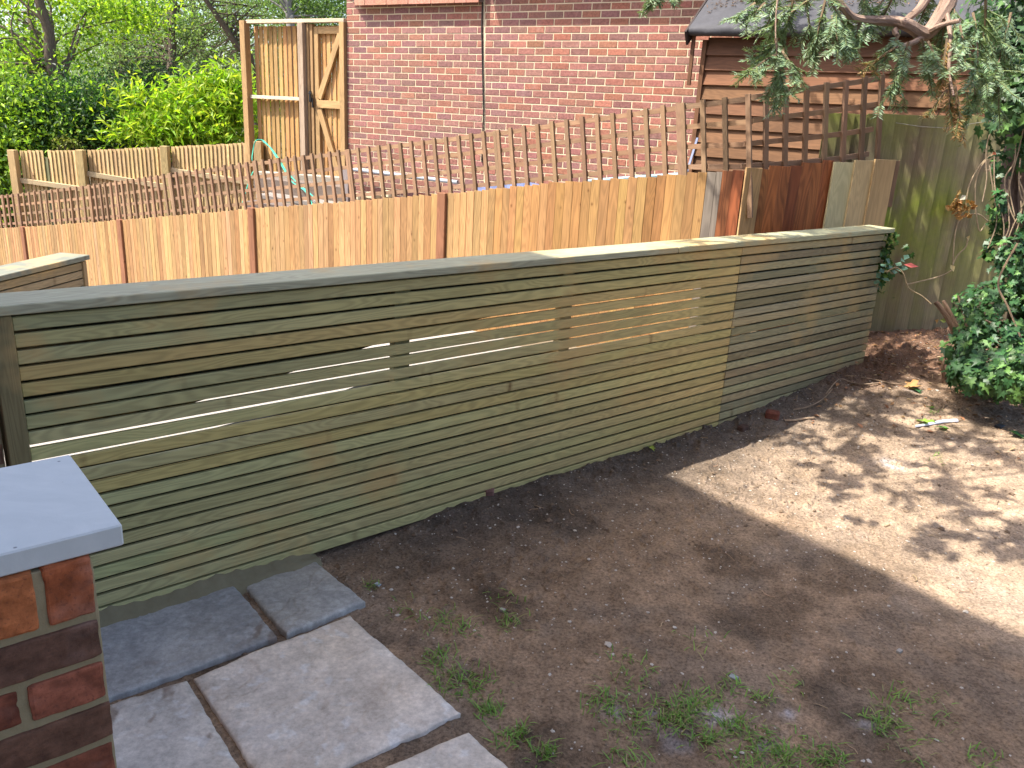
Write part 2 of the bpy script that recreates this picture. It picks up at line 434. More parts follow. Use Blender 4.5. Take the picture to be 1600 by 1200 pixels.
dry = V(.46, .34, .235); damp = V(.105, .085, .07); mulch = V(.24, .135, .085); mid = V(.31, .212, .137)
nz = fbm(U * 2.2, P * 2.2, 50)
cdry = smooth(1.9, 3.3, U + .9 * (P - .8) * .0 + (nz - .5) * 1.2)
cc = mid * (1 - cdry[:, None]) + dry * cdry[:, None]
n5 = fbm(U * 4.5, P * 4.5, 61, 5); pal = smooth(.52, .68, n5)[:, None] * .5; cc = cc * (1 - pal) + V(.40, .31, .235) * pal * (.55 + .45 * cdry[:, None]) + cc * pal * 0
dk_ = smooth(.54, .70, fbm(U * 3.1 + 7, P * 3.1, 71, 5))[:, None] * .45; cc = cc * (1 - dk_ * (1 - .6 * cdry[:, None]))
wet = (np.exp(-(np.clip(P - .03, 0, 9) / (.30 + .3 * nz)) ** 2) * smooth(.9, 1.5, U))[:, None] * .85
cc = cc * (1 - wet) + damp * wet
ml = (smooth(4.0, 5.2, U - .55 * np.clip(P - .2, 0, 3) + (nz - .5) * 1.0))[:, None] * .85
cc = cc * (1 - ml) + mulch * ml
for px_, py_, rr_, aa_ in ((1025, 1112, .022, .6), (1122, 1122, .05, .35), (960, 1105, .03, .3), (1190, 1160, .03, .3), (1230, 1115, .025, .3), (1350, 1130, .03, .25), (1060, 1150, .06, .2), (1420, 640, .05, .3), (1390, 730, .06, .35)):
    q_ = gz(px_, py_); qu, qp = uv_of(q_); ww = np.exp(-(((U - qu) ** 2 + (P - qp) ** 2) / rr_ ** 2)) * smooth(.35, .6, fbm(U * 30, P * 30, 90, 4)) * aa_ * 1.6
    ww = np.clip(ww, 0, .9)[:, None]; cc = cc * (1 - ww) + V(.52, .52, .56) * ww
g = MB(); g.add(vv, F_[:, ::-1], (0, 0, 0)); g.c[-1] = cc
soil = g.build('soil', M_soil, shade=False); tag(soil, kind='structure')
def SP(px, py):
    """point of the soil surface seen at px,py"""
    z = 0.0
    for _ in range(8):
        q = gz(px, py, z); u, p = uv_of(q); z = float(zsoil(np.array(u), np.array(p), False))
    return q
def on_soil(q, fine=True):
    u, p = uv_of(q); return V(q[0], q[1], float(zsoil(np.array([u]), np.array([p]), fine)[0]))

# ================================================================== PAVING
def slab(px_pts, label, col, th=.03, ztop=.0, extra=None, seed=0):
    q = np.array([gz(*a, z=ztop)[:2] for a in px_pts] if extra is None else extra)
    L1 = np.linalg.norm(q[1] - q[0]); L2 = np.linalg.norm(q[3] - q[0]); n1, n2 = max(30, int(L1 / .005)), max(30, int(L2 / .005))
    e1 = np.concatenate([[0, 0, .003 / L1, .009 / L1], np.linspace(.02 / L1, 1 - .02 / L1, n1), [1 - .009 / L1, 1 - .003 / L1, 1, 1]])
    e2 = np.concatenate([[0, 0, .003 / L2, .009 / L2], np.linspace(.02 / L2, 1 - .02 / L2, n2), [1 - .009 / L2, 1 - .003 / L2, 1, 1]])
    S, T = np.meshgrid(e1, e2, indexing='ij'); a, b = S[..., None], T[..., None]
    P = q[0] * (1 - a) * (1 - b) + q[1] * a * (1 - b) + q[2] * a * b + q[3] * (1 - a) * b
    c = q.mean(0); x, y = P[..., 0], P[..., 1]
    ed = np.minimum(np.minimum(S, 1 - S) * L1, np.minimum(T, 1 - T) * L2)
    # ragged outline
    rag = (.010 * (fbm(x * 9 + seed, y * 9, 13 + seed, 4) - .5) + .006 * (fbm(x * 40, y * 40, 23 + seed, 2) - .5)) * np.clip(1 - ed / .05, 0, 1)
    P = P + (P - c) / (np.linalg.norm(P - c, axis=-1, keepdims=True) + 1e-5) * rag[..., None]
    f = fbm(x * 3.4 + seed * 3, y * 3.4 + seed, 40 + seed, 5); z = np.zeros_like(f)
    for lv, hh in ((.40, .0022), (.50, .0026), (.585, .0020)): z += hh * smooth(lv, lv + .006, f)
    z += .0035 * (fbm(x * 8, y * 8, 51 + seed, 4) - .5) + .0018 * (fbm(x * 45, y * 45, 61 + seed, 3) - .5)
    z -= .006 * np.clip(1 - ed / .012, 0, 1) ** 2 + .004 * smooth(.62, .75, fbm(x * 14, y * 14, 71, 3)) * np.clip(1 - ed / .03, 0, 1)
    r_ = np.zeros_like(z); r_[0, :] = r_[-1, :] = r_[:, 0] = r_[:, -1] = 1
    z = np.where(r_ > 0, -th, z) + ztop
    col = np.array(col); g_ = fbm(x * 5 + 3, y * 5, 81 + seed, 5)[..., None]; w_ = fbm(x * 26, y * 26, 91 + seed, 4)[..., None]
    C_ = col * (1 + .55 * (g_ - .5) + .5 * (w_ - .5)); C_ = C_ * (1 + .18 * (fbm(x * 2.2, y * 2.2, 15 + seed, 3)[..., None] - .5) * np.array([1.5, .4, -1.2]))
    stn = smooth(.60, .68, fbm(x * 18 + 5, y * 7, 33 + seed, 5)) * smooth(.45, .6, fbm(x * 3, y * 3, 35 + seed, 2)); C_ = C_ * (1 - .6 * stn[..., None]) + np.array([.16, .10, .06]) * .6 * stn[..., None]
    wh = smooth(.66, .72, fbm(x * 22, y * 22, 45 + seed, 4)) * (.45 if col[0] > .4 else .16); C_ = C_ * (1 - wh[..., None]) + np.array([.66, .66, .64]) * wh[..., None]
    nx, ny = S.shape; ii = np.arange(nx * ny).reshape(nx, ny)
    F = np.stack([ii[:-1, :-1], ii[1:, :-1], ii[1:, 1:], ii[:-1, 1:]], -1).reshape(-1, 4)
    V_ = np.concatenate([P, z[..., None]], -1).reshape(-1, 3)
    ar = np.cross(q[1] - q[0], q[3] - q[0]); F = F if ar > 0 else F[:, ::-1]
    m = MB(); m.add(V_, F, (0, 0, 0)); m.c[-1] = np.clip(C_, 0.02, 1).reshape(-1, 3)
    return tag(m.build('paving_slab', M_slab, shade=True), label, 'paving slab', 'riven stone slabs beside the fence')
slab([(480, 866), (571, 941), (448, 991), (371, 903)], 'small dark grey stone slab, its corner reaching furthest out into the soil', (.33, .32, .29), seed=1)
a0, a1, a2 = gz(362, 911)[:2], gz(434, 994)[:2], gz(168, 1093)[:2]
slab(None, 'dark blue grey stone slab lying beside the fence foot behind the brick pier', (.31, .305, .29), extra=[a0, a1, a2 + (a2 - a1) * .55, a0 + (a2 - a1) * 1.55], seed=2)
slab([(547, 960), (719, 1115), (426, 1247), (302, 1057)], 'large pale stone slab with a flaked surface, in the middle of the paving', (.55, .485, .41), seed=3)
b0, b1 = gz(292, 1064)[:2], gz(392, 1225)[:2]; b2 = gz(165, 1104)[:2]
slab(None, 'pale stone slab left of the largest slab, half hidden by the brick pier', (.51, .455, .385), extra=[b0, b1, b1 + (b2 - b0) * 1.7, b0 + (b2 - b0) * 1.7], seed=4)
c0, c1 = gz(732, 1143)[:2], gz(815, 1215)[:2]; c2 = gz(578, 1208)[:2]
slab(None, 'pale stone slab cut off by the lower edge of the photo', (.53, .47, .40), extra=[c0, c1 + (c1 - c0) * 1.5, c2 + (c1 - c0) * 2.6, c2], seed=5)

# ================================================================== SLATTED FENCE
PIT = .05; FL = 5.025; FJ = 3.43; ZT = 1.046
fence = thing('slatted_fence', FF(0, 0, 0), 'long horizontal slatted fence of green-brown treated wood with a flat cap', 'fence')
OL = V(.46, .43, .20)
for (ua, ub) in ((0.0, FJ - .002), (FJ + .002, FL)):
    m = MB()
    for i in range(21):
        zc = ZT - PIT * (i + .5); hs = (PIT - .0100) / 2
        right = ua > 1
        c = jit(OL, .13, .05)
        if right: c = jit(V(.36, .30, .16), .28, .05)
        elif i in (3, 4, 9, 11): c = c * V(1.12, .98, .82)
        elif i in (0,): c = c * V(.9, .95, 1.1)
        e = ub + (RNG.uniform(-.006, .006) if right else 0)
        # uneven right ends of the short slats
        sag = RNG.uniform(-.0012, .0012)
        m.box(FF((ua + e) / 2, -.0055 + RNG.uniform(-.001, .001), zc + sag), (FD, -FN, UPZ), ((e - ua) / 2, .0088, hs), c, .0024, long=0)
        if not right:
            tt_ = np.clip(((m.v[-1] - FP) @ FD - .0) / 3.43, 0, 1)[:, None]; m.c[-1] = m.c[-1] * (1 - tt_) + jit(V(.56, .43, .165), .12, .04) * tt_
        for us_ in ((1.28, 1.33, 2.15, 2.19, .05, .62) if not right else (3.52, 4.2, 4.96)):
            m.box(FF(us_ + RNG.uniform(-.004, .004), .0009, zc + RNG.uniform(-.006, .006)), (FD, -FN, UPZ), (.0022, .0006, .0022), V(.10, .09, .06))
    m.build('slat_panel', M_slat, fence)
# battens and posts behind, plus unseen dark boards shaped to close slits
for u0, w_ in ((1.30, .03), (2.17, .03), (3.30, .20), (4.2, .04)):
    m = MB(); m.box(FF(u0, -.032, .52), (FD, -FN, UPZ), (w_ / 2 + .02, .019, .52), jit(OL * .35), .002); m.build('batten', M_slat, fence)
def slit_blocker(m, top, bot, p0=-.058, p1=-.09):  # added board with a bent edge, blocks the view and light through slits
    n = len(top); vs = [FF(u, p, ZT - PIT * v) for p in (p0, p1) for u, v in top] + [FF(u, p, ZT - PIT * v) for p in (p0, p1) for u, v in bot]
    F = []
    for i in range(n - 1):
        F += [[i, i + 1, 2 * n + i + 1, 2 * n + i], [n + i, 3 * n + i, 3 * n + i + 1, n + i + 1], [i, n + i, n + i + 1, i + 1], [2 * n + i, 2 * n + i + 1, 3 * n + i + 1, 3 * n + i]]
    F += [[0, 2 * n, 3 * n, n], [n - 1, 2 * n - 1, 4 * n - 1, 3 * n - 1]]; m.add(vs, F, OL * .09)  # near-black colour puts shade into the grooves between slats
us_b = (0, .35, .95, 1.3, 2.15, 2.2, 3.5, 3.55, FL)
up_e = (7.95, 7.9, 6.1, 4.9, 3.75, 3.75, 3.75, 10.4, 10.4); lo_e = (10.1, 10.1, 9.2, 8.0, 7.9, 8.8, 8.8, 11.1, 11.1)
m = MB(); slit_blocker(m, [(u, .15) for u in us_b], list(zip(us_b, up_e))); m.build('rail', M_slat, fence)  # upper blocker: unseen board added to shut the upper slits, not a true rail
m = MB()
slit_blocker(m, list(zip(us_b, lo_e)), [(u, 21.2) for u in us_b])
m.box(FF(FL / 2, -.085, -.45), (FD, -FN, UPZ), (FL / 2, .03, .33), OL * .5, .002)
m.build('retaining_slit_blocker', M_slat, fence)  # lower slit blocker, joined with the retaining board below ground
m = MB(); m.box(FF(-.030, -.025, .5), (FD, -FN, UPZ), (.0285, .045, .548), V(.21, .175, .085), .003); m.build('post', M_slat, fence)
m = MB(); m.box(FF(FL - .035, -.06, .45), (FD, -FN, UPZ), (.03, .04, .58), V(.2, .17, .11), .003); m.build('post', M_slat, fence)
# cap in two lengths
for ua, ub, c in ((-.30, 2.865, V(.40, .39, .26)), (2.868, FL + .03, V(.42, .41, .25))):
    m = MB(); m.box(FF((ua + ub) / 2, -.062, ZT + .0195), (FD, -FN, UPZ), ((ub - ua) / 2, .09, .0145), c, .003, long=0); 
    m.build('cap_rail', M_slat, fence)
# mortar haunch along the slabs
m = MB(); n = 60; vs = []
for i in range(n + 1):
    u = .02 + .88 * i / n; h = .034 * (1 - .2 * i / n) + .007 * math.sin(i * .23) + .004 * math.sin(i * 1.3 + 1); w_ = .025 + .012 * math.sin(i * .5)
    if i > n - 8: h *= (n - i) / 8; w_ *= .3 + .7 * (n - i) / 8
    for (p, z) in ((.0012, h), (.012, h * .93), (.035, h * .4), (.05 + w_ * .4, .008), (.07 + w_, -.022)):
        vs.append(FF(u, p, z + random.uniform(-.002, .002)))
F = [[i * 5 + k, i * 5 + k + 1, (i + 1) * 5 + k + 1, (i + 1) * 5 + k] for i in range(n) for k in range(4)]
m.add(vs, F, (.3, .28, .2)); tag(m.build('mortar_fillet', M_haunch, shade=True), 'rough strip of damp mortar filling the gap between slabs and fence foot', 'mortar')

# ================================================================== BRICK PIER in front
CLAY = [V(.34, .10, .04), V(.38, .125, .045)]; DARK = [V(.15, .080, .055), V(.17, .088, .058)]; REDB = [V(.29, .095, .055), V(.26, .088, .052)]
pc = gz(150, 868, 1.008); pu, pp = uv_of(pc)      # top right front corner of the brickwork
pier = thing('brick_pier', FF(pu - .2, pp - .16, -.05), 'brick pier under a smooth pale grey coping slab, close in front at the left', 'brick pier')
def brick_stack(parent, u1, p1, ztop, rows, length, depth, mort):
    """face normal FN at p1, right end at u1, running toward -FD"""
    mm = MB(); core = MB(); z = ztop
    for ri, row in enumerate(rows):
        kind, h = row[0], row[1]
        widths = row[2]; u = u1
        for wi, (w_, c) in enumerate(widths):
            j = .005
            cx = u - w_ / 2 + .0
            hw = w_ / 2 - j
            mm.rough(FF(cx + RNG.uniform(-.0015, .0015), p1 - depth / 2 + RNG.uniform(-.002, .002), z - h / 2 + .005), (FD, FN, UPZ), (hw, depth / 2, h / 2 - j * RNG.uniform(.8, 1.2)), jit(c, .12), .007, .0022, 17, ri * 7 + wi)
            u -= w_
        z -= h
    L = length
    core.rough(FF(u1 - L / 2 - .004, p1 - depth / 2, (ztop + z) / 2 - .002), (FD, FN, UPZ), (L / 2, depth / 2 - .0052, (ztop - z) / 2 - .003), (.4, .35, .25), .004, .0012, 110, 3)
    mm.build('brickwork', M_brick, parent); core.build('mortar', mort, parent)
rows = [('e', .105, [(.076, CLAY[0]), (.076, CLAY[1]), (.076, CLAY[0]), (.076, REDB[0]), (.076, CLAY[1]), (.076, CLAY[0])])]
for k in range(14):
    if k % 2 == 0: rows.append(('s', .075, [(.228, DARK[k // 2 % 2]), (.228, DARK[1])]))
    else: rows.append(('h', .075, [(.114, REDB[0]), (.228, REDB[1]), (.114, REDB[0])]))
brick_stack(pier, pu, pp, 1.008, rows, .45, .215, M_mortd)
cf = gz(191, 820, 1.043); cu, cp = uv_of(cf)
m = MB(); m.box(FF(cu - .3, cp - .158, 1.026), (FD, FN, UPZ), (.3, .158, .0175), (.40, .43, .47), .0025)
def copem():
    w = NT('smooth grey coping stone', .55, .35); geo = w.n('ShaderNodeNewGeometry').outputs['Position']
    n0 = w.noise(geo, 9, 5, .6, (1, 2.2, 1), 1.2).outputs['Fac']; n1 = w.noise(geo, 400, 2).outputs['Fac']
    c = w.mix(n0, (.45, .49, .48), (.62, .65, .63)); vo = w.n('ShaderNodeTexVoronoi'); vo.inputs['Scale'].default_value = 22; w.l(geo, vo.inputs['Vector'])
    c = w.mix(w.ramp(vo.outputs['Distance'], [(.04, .8), (.07, 0.0)]), c, (.12, .13, .14))
    w.l(c, w.p.inputs['Base Color']); w.bump(n1, .12, .001); return w.m
m.build('coping', copem(), pier)
# second pier at the far left, against the fence post
pier2 = thing('brick_pier', FF(-.3, -.1, -.05), 'dark red brick pier glimpsed at the left edge behind the fence post', 'brick pier')
rows = [(('s' if k % 2 else 'h'), .075, [(.228 if k % 2 else .114, (REDB + DARK)[(k * 3) % 4]), (.228, REDB[k % 2])]) for k in range(14)]
brick_stack(pier2, -.062, .0, 1.045, rows, .34, .215, M_mortd)

# ================================================================== SMALL SLATTED SCREEN at back left
BXD, BXN = dirn(math.radians(82.0)); bc_ = V(-2.695, 5.035, 0)
box = thing('slatted_screen', bc_ - UPZ * .9, 'short slatted wooden screen with flat cap, behind the left end of the long fence', 'fence')
m = MB()
for i in range(18):
    m.box(bc_ - BXD * .42 + UPZ * (.655 - .05 * i - .022) + BXN * -.006, (BXD, -BXN, UPZ), (.42, .006, .0215), jit(V(.33, .25, .14), .08), .0015, long=0)
m.build('slat_panel', M_slat, box)
m = MB(); m.box(bc_ - BXD * .42 - BXN * .05 + UPZ * -.1, (BXD, -BXN, UPZ), (.42, .02, .76), OL * .35); m.build('backing_board', M_slat, box)
m = MB(); m.box(bc_ + BXD * .017 - BXN * .035 + UPZ * -.1, (BXD, -BXN, UPZ), (.016, .045, .76), V(.36, .25, .13), .002); m.build('post', M_slat, box)
m = MB(); m.box(bc_ - BXD * .40 - BXN * .075 + UPZ * .682, (BXD, -BXN, UPZ), (.45, .10, .0145), V(.21, .22, .17), .003, long=0); m.build('cap_rail', M_slat, box)  # cap colour darkened to stand in for shade lying on it

# ================================================================== BROWN BOARDED FENCE
topA = [(-.9, -.55), (-.293, -.305), (.007, -.196), (1.008, .194), (2.0, .6), (3.0, .992), (3.432, 1.184), (3.708, 1.277), (3.93, 1.366), (4.0, 1.392)]
tA = np.array([a * BAY for a, b in topA]); zA = np.array([b for a, b in topA])
def ztopA(t): return float(np.interp(t, tA, zA))
bf = thing('board_fence', A0 + UPZ * -2.0, 'tall close-boarded fence of new orange-tan upright boards with dark posts, stepping uphill', 'fence')
EXPO = .072
for b in range(-1, 4):
    m = MB(); t = b * BAY + .05 if b > -1 else -.8 * BAY
    end = (b + 1) * BAY - .05 if b < 3 else 3.945 * BAY
    while t < end - .005:
        w_ = min(EXPO * RNG.uniform(.9, 1.12), end - t); zt = ztopA(t + w_ / 2) + RNG.uniform(-.006, .006)
        c = jit(WARM, .17, .06); r = RNG.random()
        if r < .12: c = c * V(.78, .72, .70)
        elif r < .2: c = c * V(1.08, 1.1, 1.2)
        if b == 3 and t > 3.2 * BAY: c = c * V(.93, .85, .74)
        if b == 3 and t > 3.895 * BAY: c = V(.21, .175, .14)
        ang = RNG.uniform(.015, .06); dx = AD * math.cos(ang) + AN * math.sin(ang); dn = np.cross(dx, UPZ)
        m.box(A0 + AD * (t + w_ / 2) + AN * .004 + UPZ * (zt - .9), (dx, -dn, UPZ), (w_ / 2 + .0001, .0045, .9), c, .0008, long=2)
        t += w_
    ts, te = (b * BAY if b > -1 else -.8 * BAY), end
    for q in range(6):
        qa = ts + (te - ts) * q / 6; qb = ts + (te - ts) * (q + 1) / 6; m.box(A0 + AD * (qa + qb) / 2 - AN * .012 + UPZ * (min(ztopA(qa), ztopA(qb)) - .9 - .03), (AD, -AN, UPZ), ((qb - qa) / 2, .006, .9), V(.16, .09, .04))  # dark sheet added behind the boards: stops light leaking, darkens the gaps
    m.build('board_panel', M_pine, bf)
for b in range(0, 4):
    m = MB(); zt = ztopA(b * BAY); m.box(A0 + AD * b * BAY + AN * .005 + UPZ * (zt - .9), (AD, -AN, UPZ), (.045, .03, .91), V(.26, .115, .06), .003, long=2); m.build('post', M_shed, bf)
zB = lambda t: 1.392 + (1.47 - 1.392) * t / .70
dk = thing('board_fence', K + UPZ * -1.2, 'short run of dark red-brown upright boards with one pale board, joining the long boarded fence', 'fence')
m = MB(); t = .0; DR = V(.42, .14, .045)
m1 = MB()
for ta_ in (3.946 * BAY, 3.973 * BAY): m.box(A0 + AD * (ta_ + .036) + AN * .002 + UPZ * (ztopA(ta_) - .9 + .004), (AD, -AN, UPZ), (.039, .005, .9), jit(V(.27, .09, .033), .2, .1), .0008, long=2)
while t < .66:
    w_ = .083 * RNG.uniform(.9, 1.1)
    if not m1.n:
        w_ = .125; m1.box(K + BD * (t + w_ / 2) + BN * .022 + UPZ * (zB(t) - .885), (BD, -BN, UPZ), (w_ / 2, .008, .9), V(.50, .31, .14), .001, long=2)
    else:
        ang = .09; dx = BD * math.cos(ang) + BN * math.sin(ang); dn = np.cross(dx, UPZ)
        m.box(K + BD * (t + w_ / 2) + UPZ * (zB(t + .04) - .9 + RNG.uniform(-.012, .012)), (dx, -dn, UPZ), (w_ / 2 - .001, .0045, .9), jit(V(.46, .155, .05) if RNG.random() < .5 else V(.24, .075, .028), .25, .1), .0012, long=2)
    t += w_
m.box(K + BD * .35 - BN * .02 + UPZ * .49, (BD, -BN, UPZ), (.34, .006, .88), V(.06, .025, .012)); m.build('board_panel', M_red, dk); m1.build('pale_board', M_pine, dk)  # first box: near-black sheet added behind so board gaps look shaded
pb = thing('board_fence', K + BD * .9 + UPZ * -1.2, 'three wide pale unweathered boards closing the gap at the right end of the brown fence', 'fence')
m = MB()
for i, (t, w_, c, dz) in enumerate(((.70, .165, V(.62, .55, .31), 0), (.865, .16, V(.62, .46, .24), .018), (1.025, .175, V(.54, .37, .18), .03))):
    m.box(K + BD * (t + w_ / 2) + BN * (.03 + .012 * i) + UPZ * (1.465 + dz - .9), (BD, -BN, UPZ), (w_ / 2 + .004, .008, .9), c, .0012, long=2)
m.build('board_panel', M_pale, pb)
m = MB(); m.box(K + BD * 1.235 - BN * .02 + UPZ * (1.49 - .9), (BD, -BN, UPZ), (.03, .05, .9), V(.16, .15, .1), .002, long=2); m.build('post', M_moss, pb)

# ================================================================== TRELLIS on the brown fence
trel = thing('trellis', A0 + UPZ * 0, 'weathered brown square-lattice trellis running uphill along the top of the boarded fence', 'trellis')
topT = [(-2.4, 0.0), (-.614, .179), (1.879, .542), (3.692, .828), (5.236, 1.072), (6.603, 1.272), (7.548, 1.411), (8.317, 1.528), (9.068, 1.653), (9.884, 1.783), (10.32, 1.845)]
tT = np.array([a for a, b in topT]); zT = np.array([b for a, b in topT])
BRN = V(.27, .165, .098)
def pT(t, o=0.0):
    """point along the trellis line; beyond the corner it follows the short fence run"""
    if t <= 10.4: return A0 + AD * t + AN * (o - .035)
    return K + BD * (t - 10.4) + BN * (o - .035)
def zTt(t):
    if t <= 10.32: return float(np.interp(t, tT, zT))
    return 1.845 + (t - 10.32) * (2.04 - 1.845) / (1.0408 + .08)
joints = [(-2.4, -.6, 12), (-.6, 1.879, 15), (1.879, 3.692, 14), (3.692, 5.236, 12), (5.236, 6.603, 11), (6.603, 8.317, 13), (8.317, 9.884, 12), (9.884, 11.44, 10)]
for (ta, tb, n) in joints:
    m = MB(); step = (tb - ta) / n; hw = .0165 if n > 10 or ta > 8 else .0165
    for i in range(n + 1):
        t = ta + step * i + (.014 if i == 0 else -.014 if i == n else 0) + RNG.uniform(-.003, .003)
        a = pT(t, .012); z1 = zTt(t) + .01 + RNG.uniform(-.004, .004); z0 = (ztopA(t) if t < 10.4 else 1.42) - .30
        if tb > 11 and i == n: z0 = z0 - .0
        lean = RNG.uniform(-.004, .004)
        d = AD if t < 10.4 else BD; nn = AN if t < 10.4 else BN
        LT = .16 * float(smooth(.5, 5.5, t)); ax_ = UPZ - d * (LT + lean); al = np.linalg.norm(ax_); ax_ = ax_ / al; sx_ = np.cross(-nn, ax_); sx_ = sx_ if sx_ @ d > 0 else -sx_
        m.box(a + UPZ * (z0 + z1) / 2 + d * LT * (z1 - z0) / 2, (sx_, -nn, ax_), (hw, .011, (z1 - z0) / 2 * al), jit(BRN, .16), .001, long=2)
    rowsN = 7; sp = .15 if tb < 9 else .158
    for r in range(rowsN):
        pts = [ta + (tb - ta) * k / 6 for k in range(7)]
        if ta < 10.4 < tb: pts = sorted(pts + [10.4])
        c = jit(BRN * 1.15, .14); j = RNG.uniform(-.004, .004)
        for q in range(len(pts) - 1):
            sA, sB = [.129 + .035 * float(smooth(9.7, 11.4, x_)) for x_ in (pts[q], pts[q + 1])]
            A = pT(pts[q], -.004) + UPZ * (zTt(pts[q]) - .02 - sA * r + j); B = pT(pts[q + 1], -.004) + UPZ * (zTt(pts[q + 1]) - .02 - sB * r + j)
            L = B - A; ln = np.linalg.norm(L); L = L / ln; nn = AN if pts[q + 1] <= 10.4 else BN; up = np.cross(nn, L) * -1
            up = np.cross(L, -nn); up = up / np.linalg.norm(up) * (1 if up[2] > 0 else -1)
            m.box((A + B) / 2, (L, -nn, up), (ln / 2 + .001, .008, .0165), c * RNG.uniform(.93, 1.07), .0, long=0)
    m.build('trellis_panel', M_trel, trel)
# broken trellis lath hanging at its end
m = MB(); q = K + BD * 1.245 + BN * .03; m.box(q + UPZ * 1.33, (BD, -BN, UPZ), (.019, .009, .16), BRN * .9, .001); tag(m.build('lath', M_trel), 'loose brown lath end hanging below the right end of the trellis', 'lath')

# ================================================================== BRICK HOUSE beyond
house = thing('brick_house', WW(2.5, -2, .4), 'red brick house wall with pale mortar beyond the trellis, overhang along its top', 'house')
m = MB(); BC = [V(.30, .138, .098), V(.275, .13, .11), V(.25, .125, .112), V(.235, .122, .11), V(.33, .145, .105), V(.285, .145, .122), V(.29, .135, .108)]
zc = 2.915; t_end = 8.2
for k in range(-16, 36):
    z = zc - .075 * k - .0375; off = 0 if k % 2 == 0 else .1125; t = -.001 - off
    z0 = z
    while t < t_end:
        a = max(t, 0); b = t + .225
        if b - a > .02:
            seam = 2.1 + 0.004 * k
            c = jit(BC[RNG.integers(len(BC))], .14, .06)
            if t > 2.6: c = c * V(1.05, 1.0, .95)
            hgt = .0312; wob = RNG.uniform(-.0015, .0015)
            if a < seam < b:
                for (aa, bb) in ((a, seam - .012), (seam + .012, b)):
                    if bb - aa > .02: m.box(WW((aa + bb) / 2, -.05 + wob, z0), (WD, WN, UPZ), ((bb - aa) / 2 - .004, .05, hgt), c, .003)
            else: m.box(WW((a + b) / 2, -.05 + wob, z0 + RNG.uniform(-.001, .001)), (WD, WN, UPZ), ((b - a) / 2 - .0065, .05, hgt), c, .002)
        t += .225
    # left return wall, one header deep per course
    for j in range(8):
        o = -.1 - .225 * j - (.1125 if k % 2 else 0)
        m.box(WW(.05, o - .115, z0), (WD, WN, UPZ), (.05, .107, .0325), jit(BC[RNG.integers(len(BC))], .14), .003)
wall = m.build('wall', M_brick, house)
m = MB(); m.box(WW(t_end / 2, -1.0, 2.2), (WD, WN, UPZ), (t_end / 2 - .008, .9955, 1.98), (.5, .45, .35)); m.build('mortar', M_mort, house)
# overhang: tile-hung skirt with a raking left end, and a higher eave to its right
m = MB(); tl = .40; tr = 2.10; o = .11; zb = 2.862
def prism(m, pts2, y0, y1, col):
    vs = [WW(t, y0(z), z) for t, z in pts2] + [WW(t, y1(z), z) for t, z in pts2]; n = len(pts2)
    F = [list(range(n)), list(range(n, 2 * n))[::-1]] + [[i, i + n, (i + 1) % n + n, (i + 1) % n] for i in range(n)]
    m.add(vs, F, col)
TCOL = V(.48, .24, .17)
nt_ = 11; tw = (tr - .235) / nt_
for r in range(5):
    zr = zb + .10 * r
    for i in range(-4, nt_):
        c0_ = .235 + tw * i + (tw / 2 if r % 2 else 0); left = .235 - .10 * r - .03
        if c0_ < left: continue
        b1_ = min(c0_ + tw, tr)
        if b1_ - c0_ < .03: continue
        m.box(WW((c0_ + b1_) / 2, o - .012 - .004 * (i % 2) + .004, zr + .08), (WD, WN * .995 + UPZ * .08, UPZ), ((b1_ - c0_) / 2 - .002, .008, .085), jit(TCOL, .12), .001)
m.build('hung_tile', M_brick, house)
m = MB(); prism(m, [(.235, zb + .01), (tr, zb + .01), (tr, zb + .9), (-.55, zb + .9)], lambda z: .0, lambda z: o - .025, (.25, .2, .17)); 
m.build('soffit', M_shed, house)
m = MB(); m.box(WW((tr + t_end) / 2 + .01, .125, 3.30), (WD, WN, UPZ), ((t_end - tr) / 2, .125, .14), (.75, .74, .7), .004)
m.build('fascia', plain('white fascia board', (.7, .69, .66), .5), house)
m = MB()
vs = [WW(-.8, .35, 3.78), WW(t_end + .3, .35, 3.78), WW(t_end + .3, -2.6, 5.6), WW(-.8, -2.6, 5.6)]; vs += [v - UPZ * .08 for v in vs]
m.add(vs, [[0, 1, 2, 3], [7, 6, 5, 4], [0, 4, 5, 1], [2, 6, 7, 3], [0, 3, 7, 4], [1, 5, 6, 2]], (.3, .14, .1)); m.build('roof', M_brick, house)
m = MB(); m.tube([WW(2.088, .012, 3.2), WW(2.09, .010, 2.6), WW(2.12, .010, 2.2), WW(2.16, .010, 1.7), WW(2.165, .010, 1.1)], .009, (.012, .006, .006), 6)  # movement joint of the brickwork, drawn as a thin black tube
tag(m.build('movement_joint', plain('black cable', (.012, .01, .01), .6)), 'dark upright movement joint in the brick wall, modelled as a thin black tube', 'movement_joint')
# pipe against the wall
m = MB(); m.tube([onplane(546, 264, WW(0, .12, 0), WN), onplane(715, 285, WW(0, .12, 0), WN)], .026, (.5, .53, .56), 10)
tag(m.build('pipe', plain('grey plastic pipe', (.30, .33, .37), .35)), 'pale grey plastic pipe running along the foot of the brick wall', 'pipe')

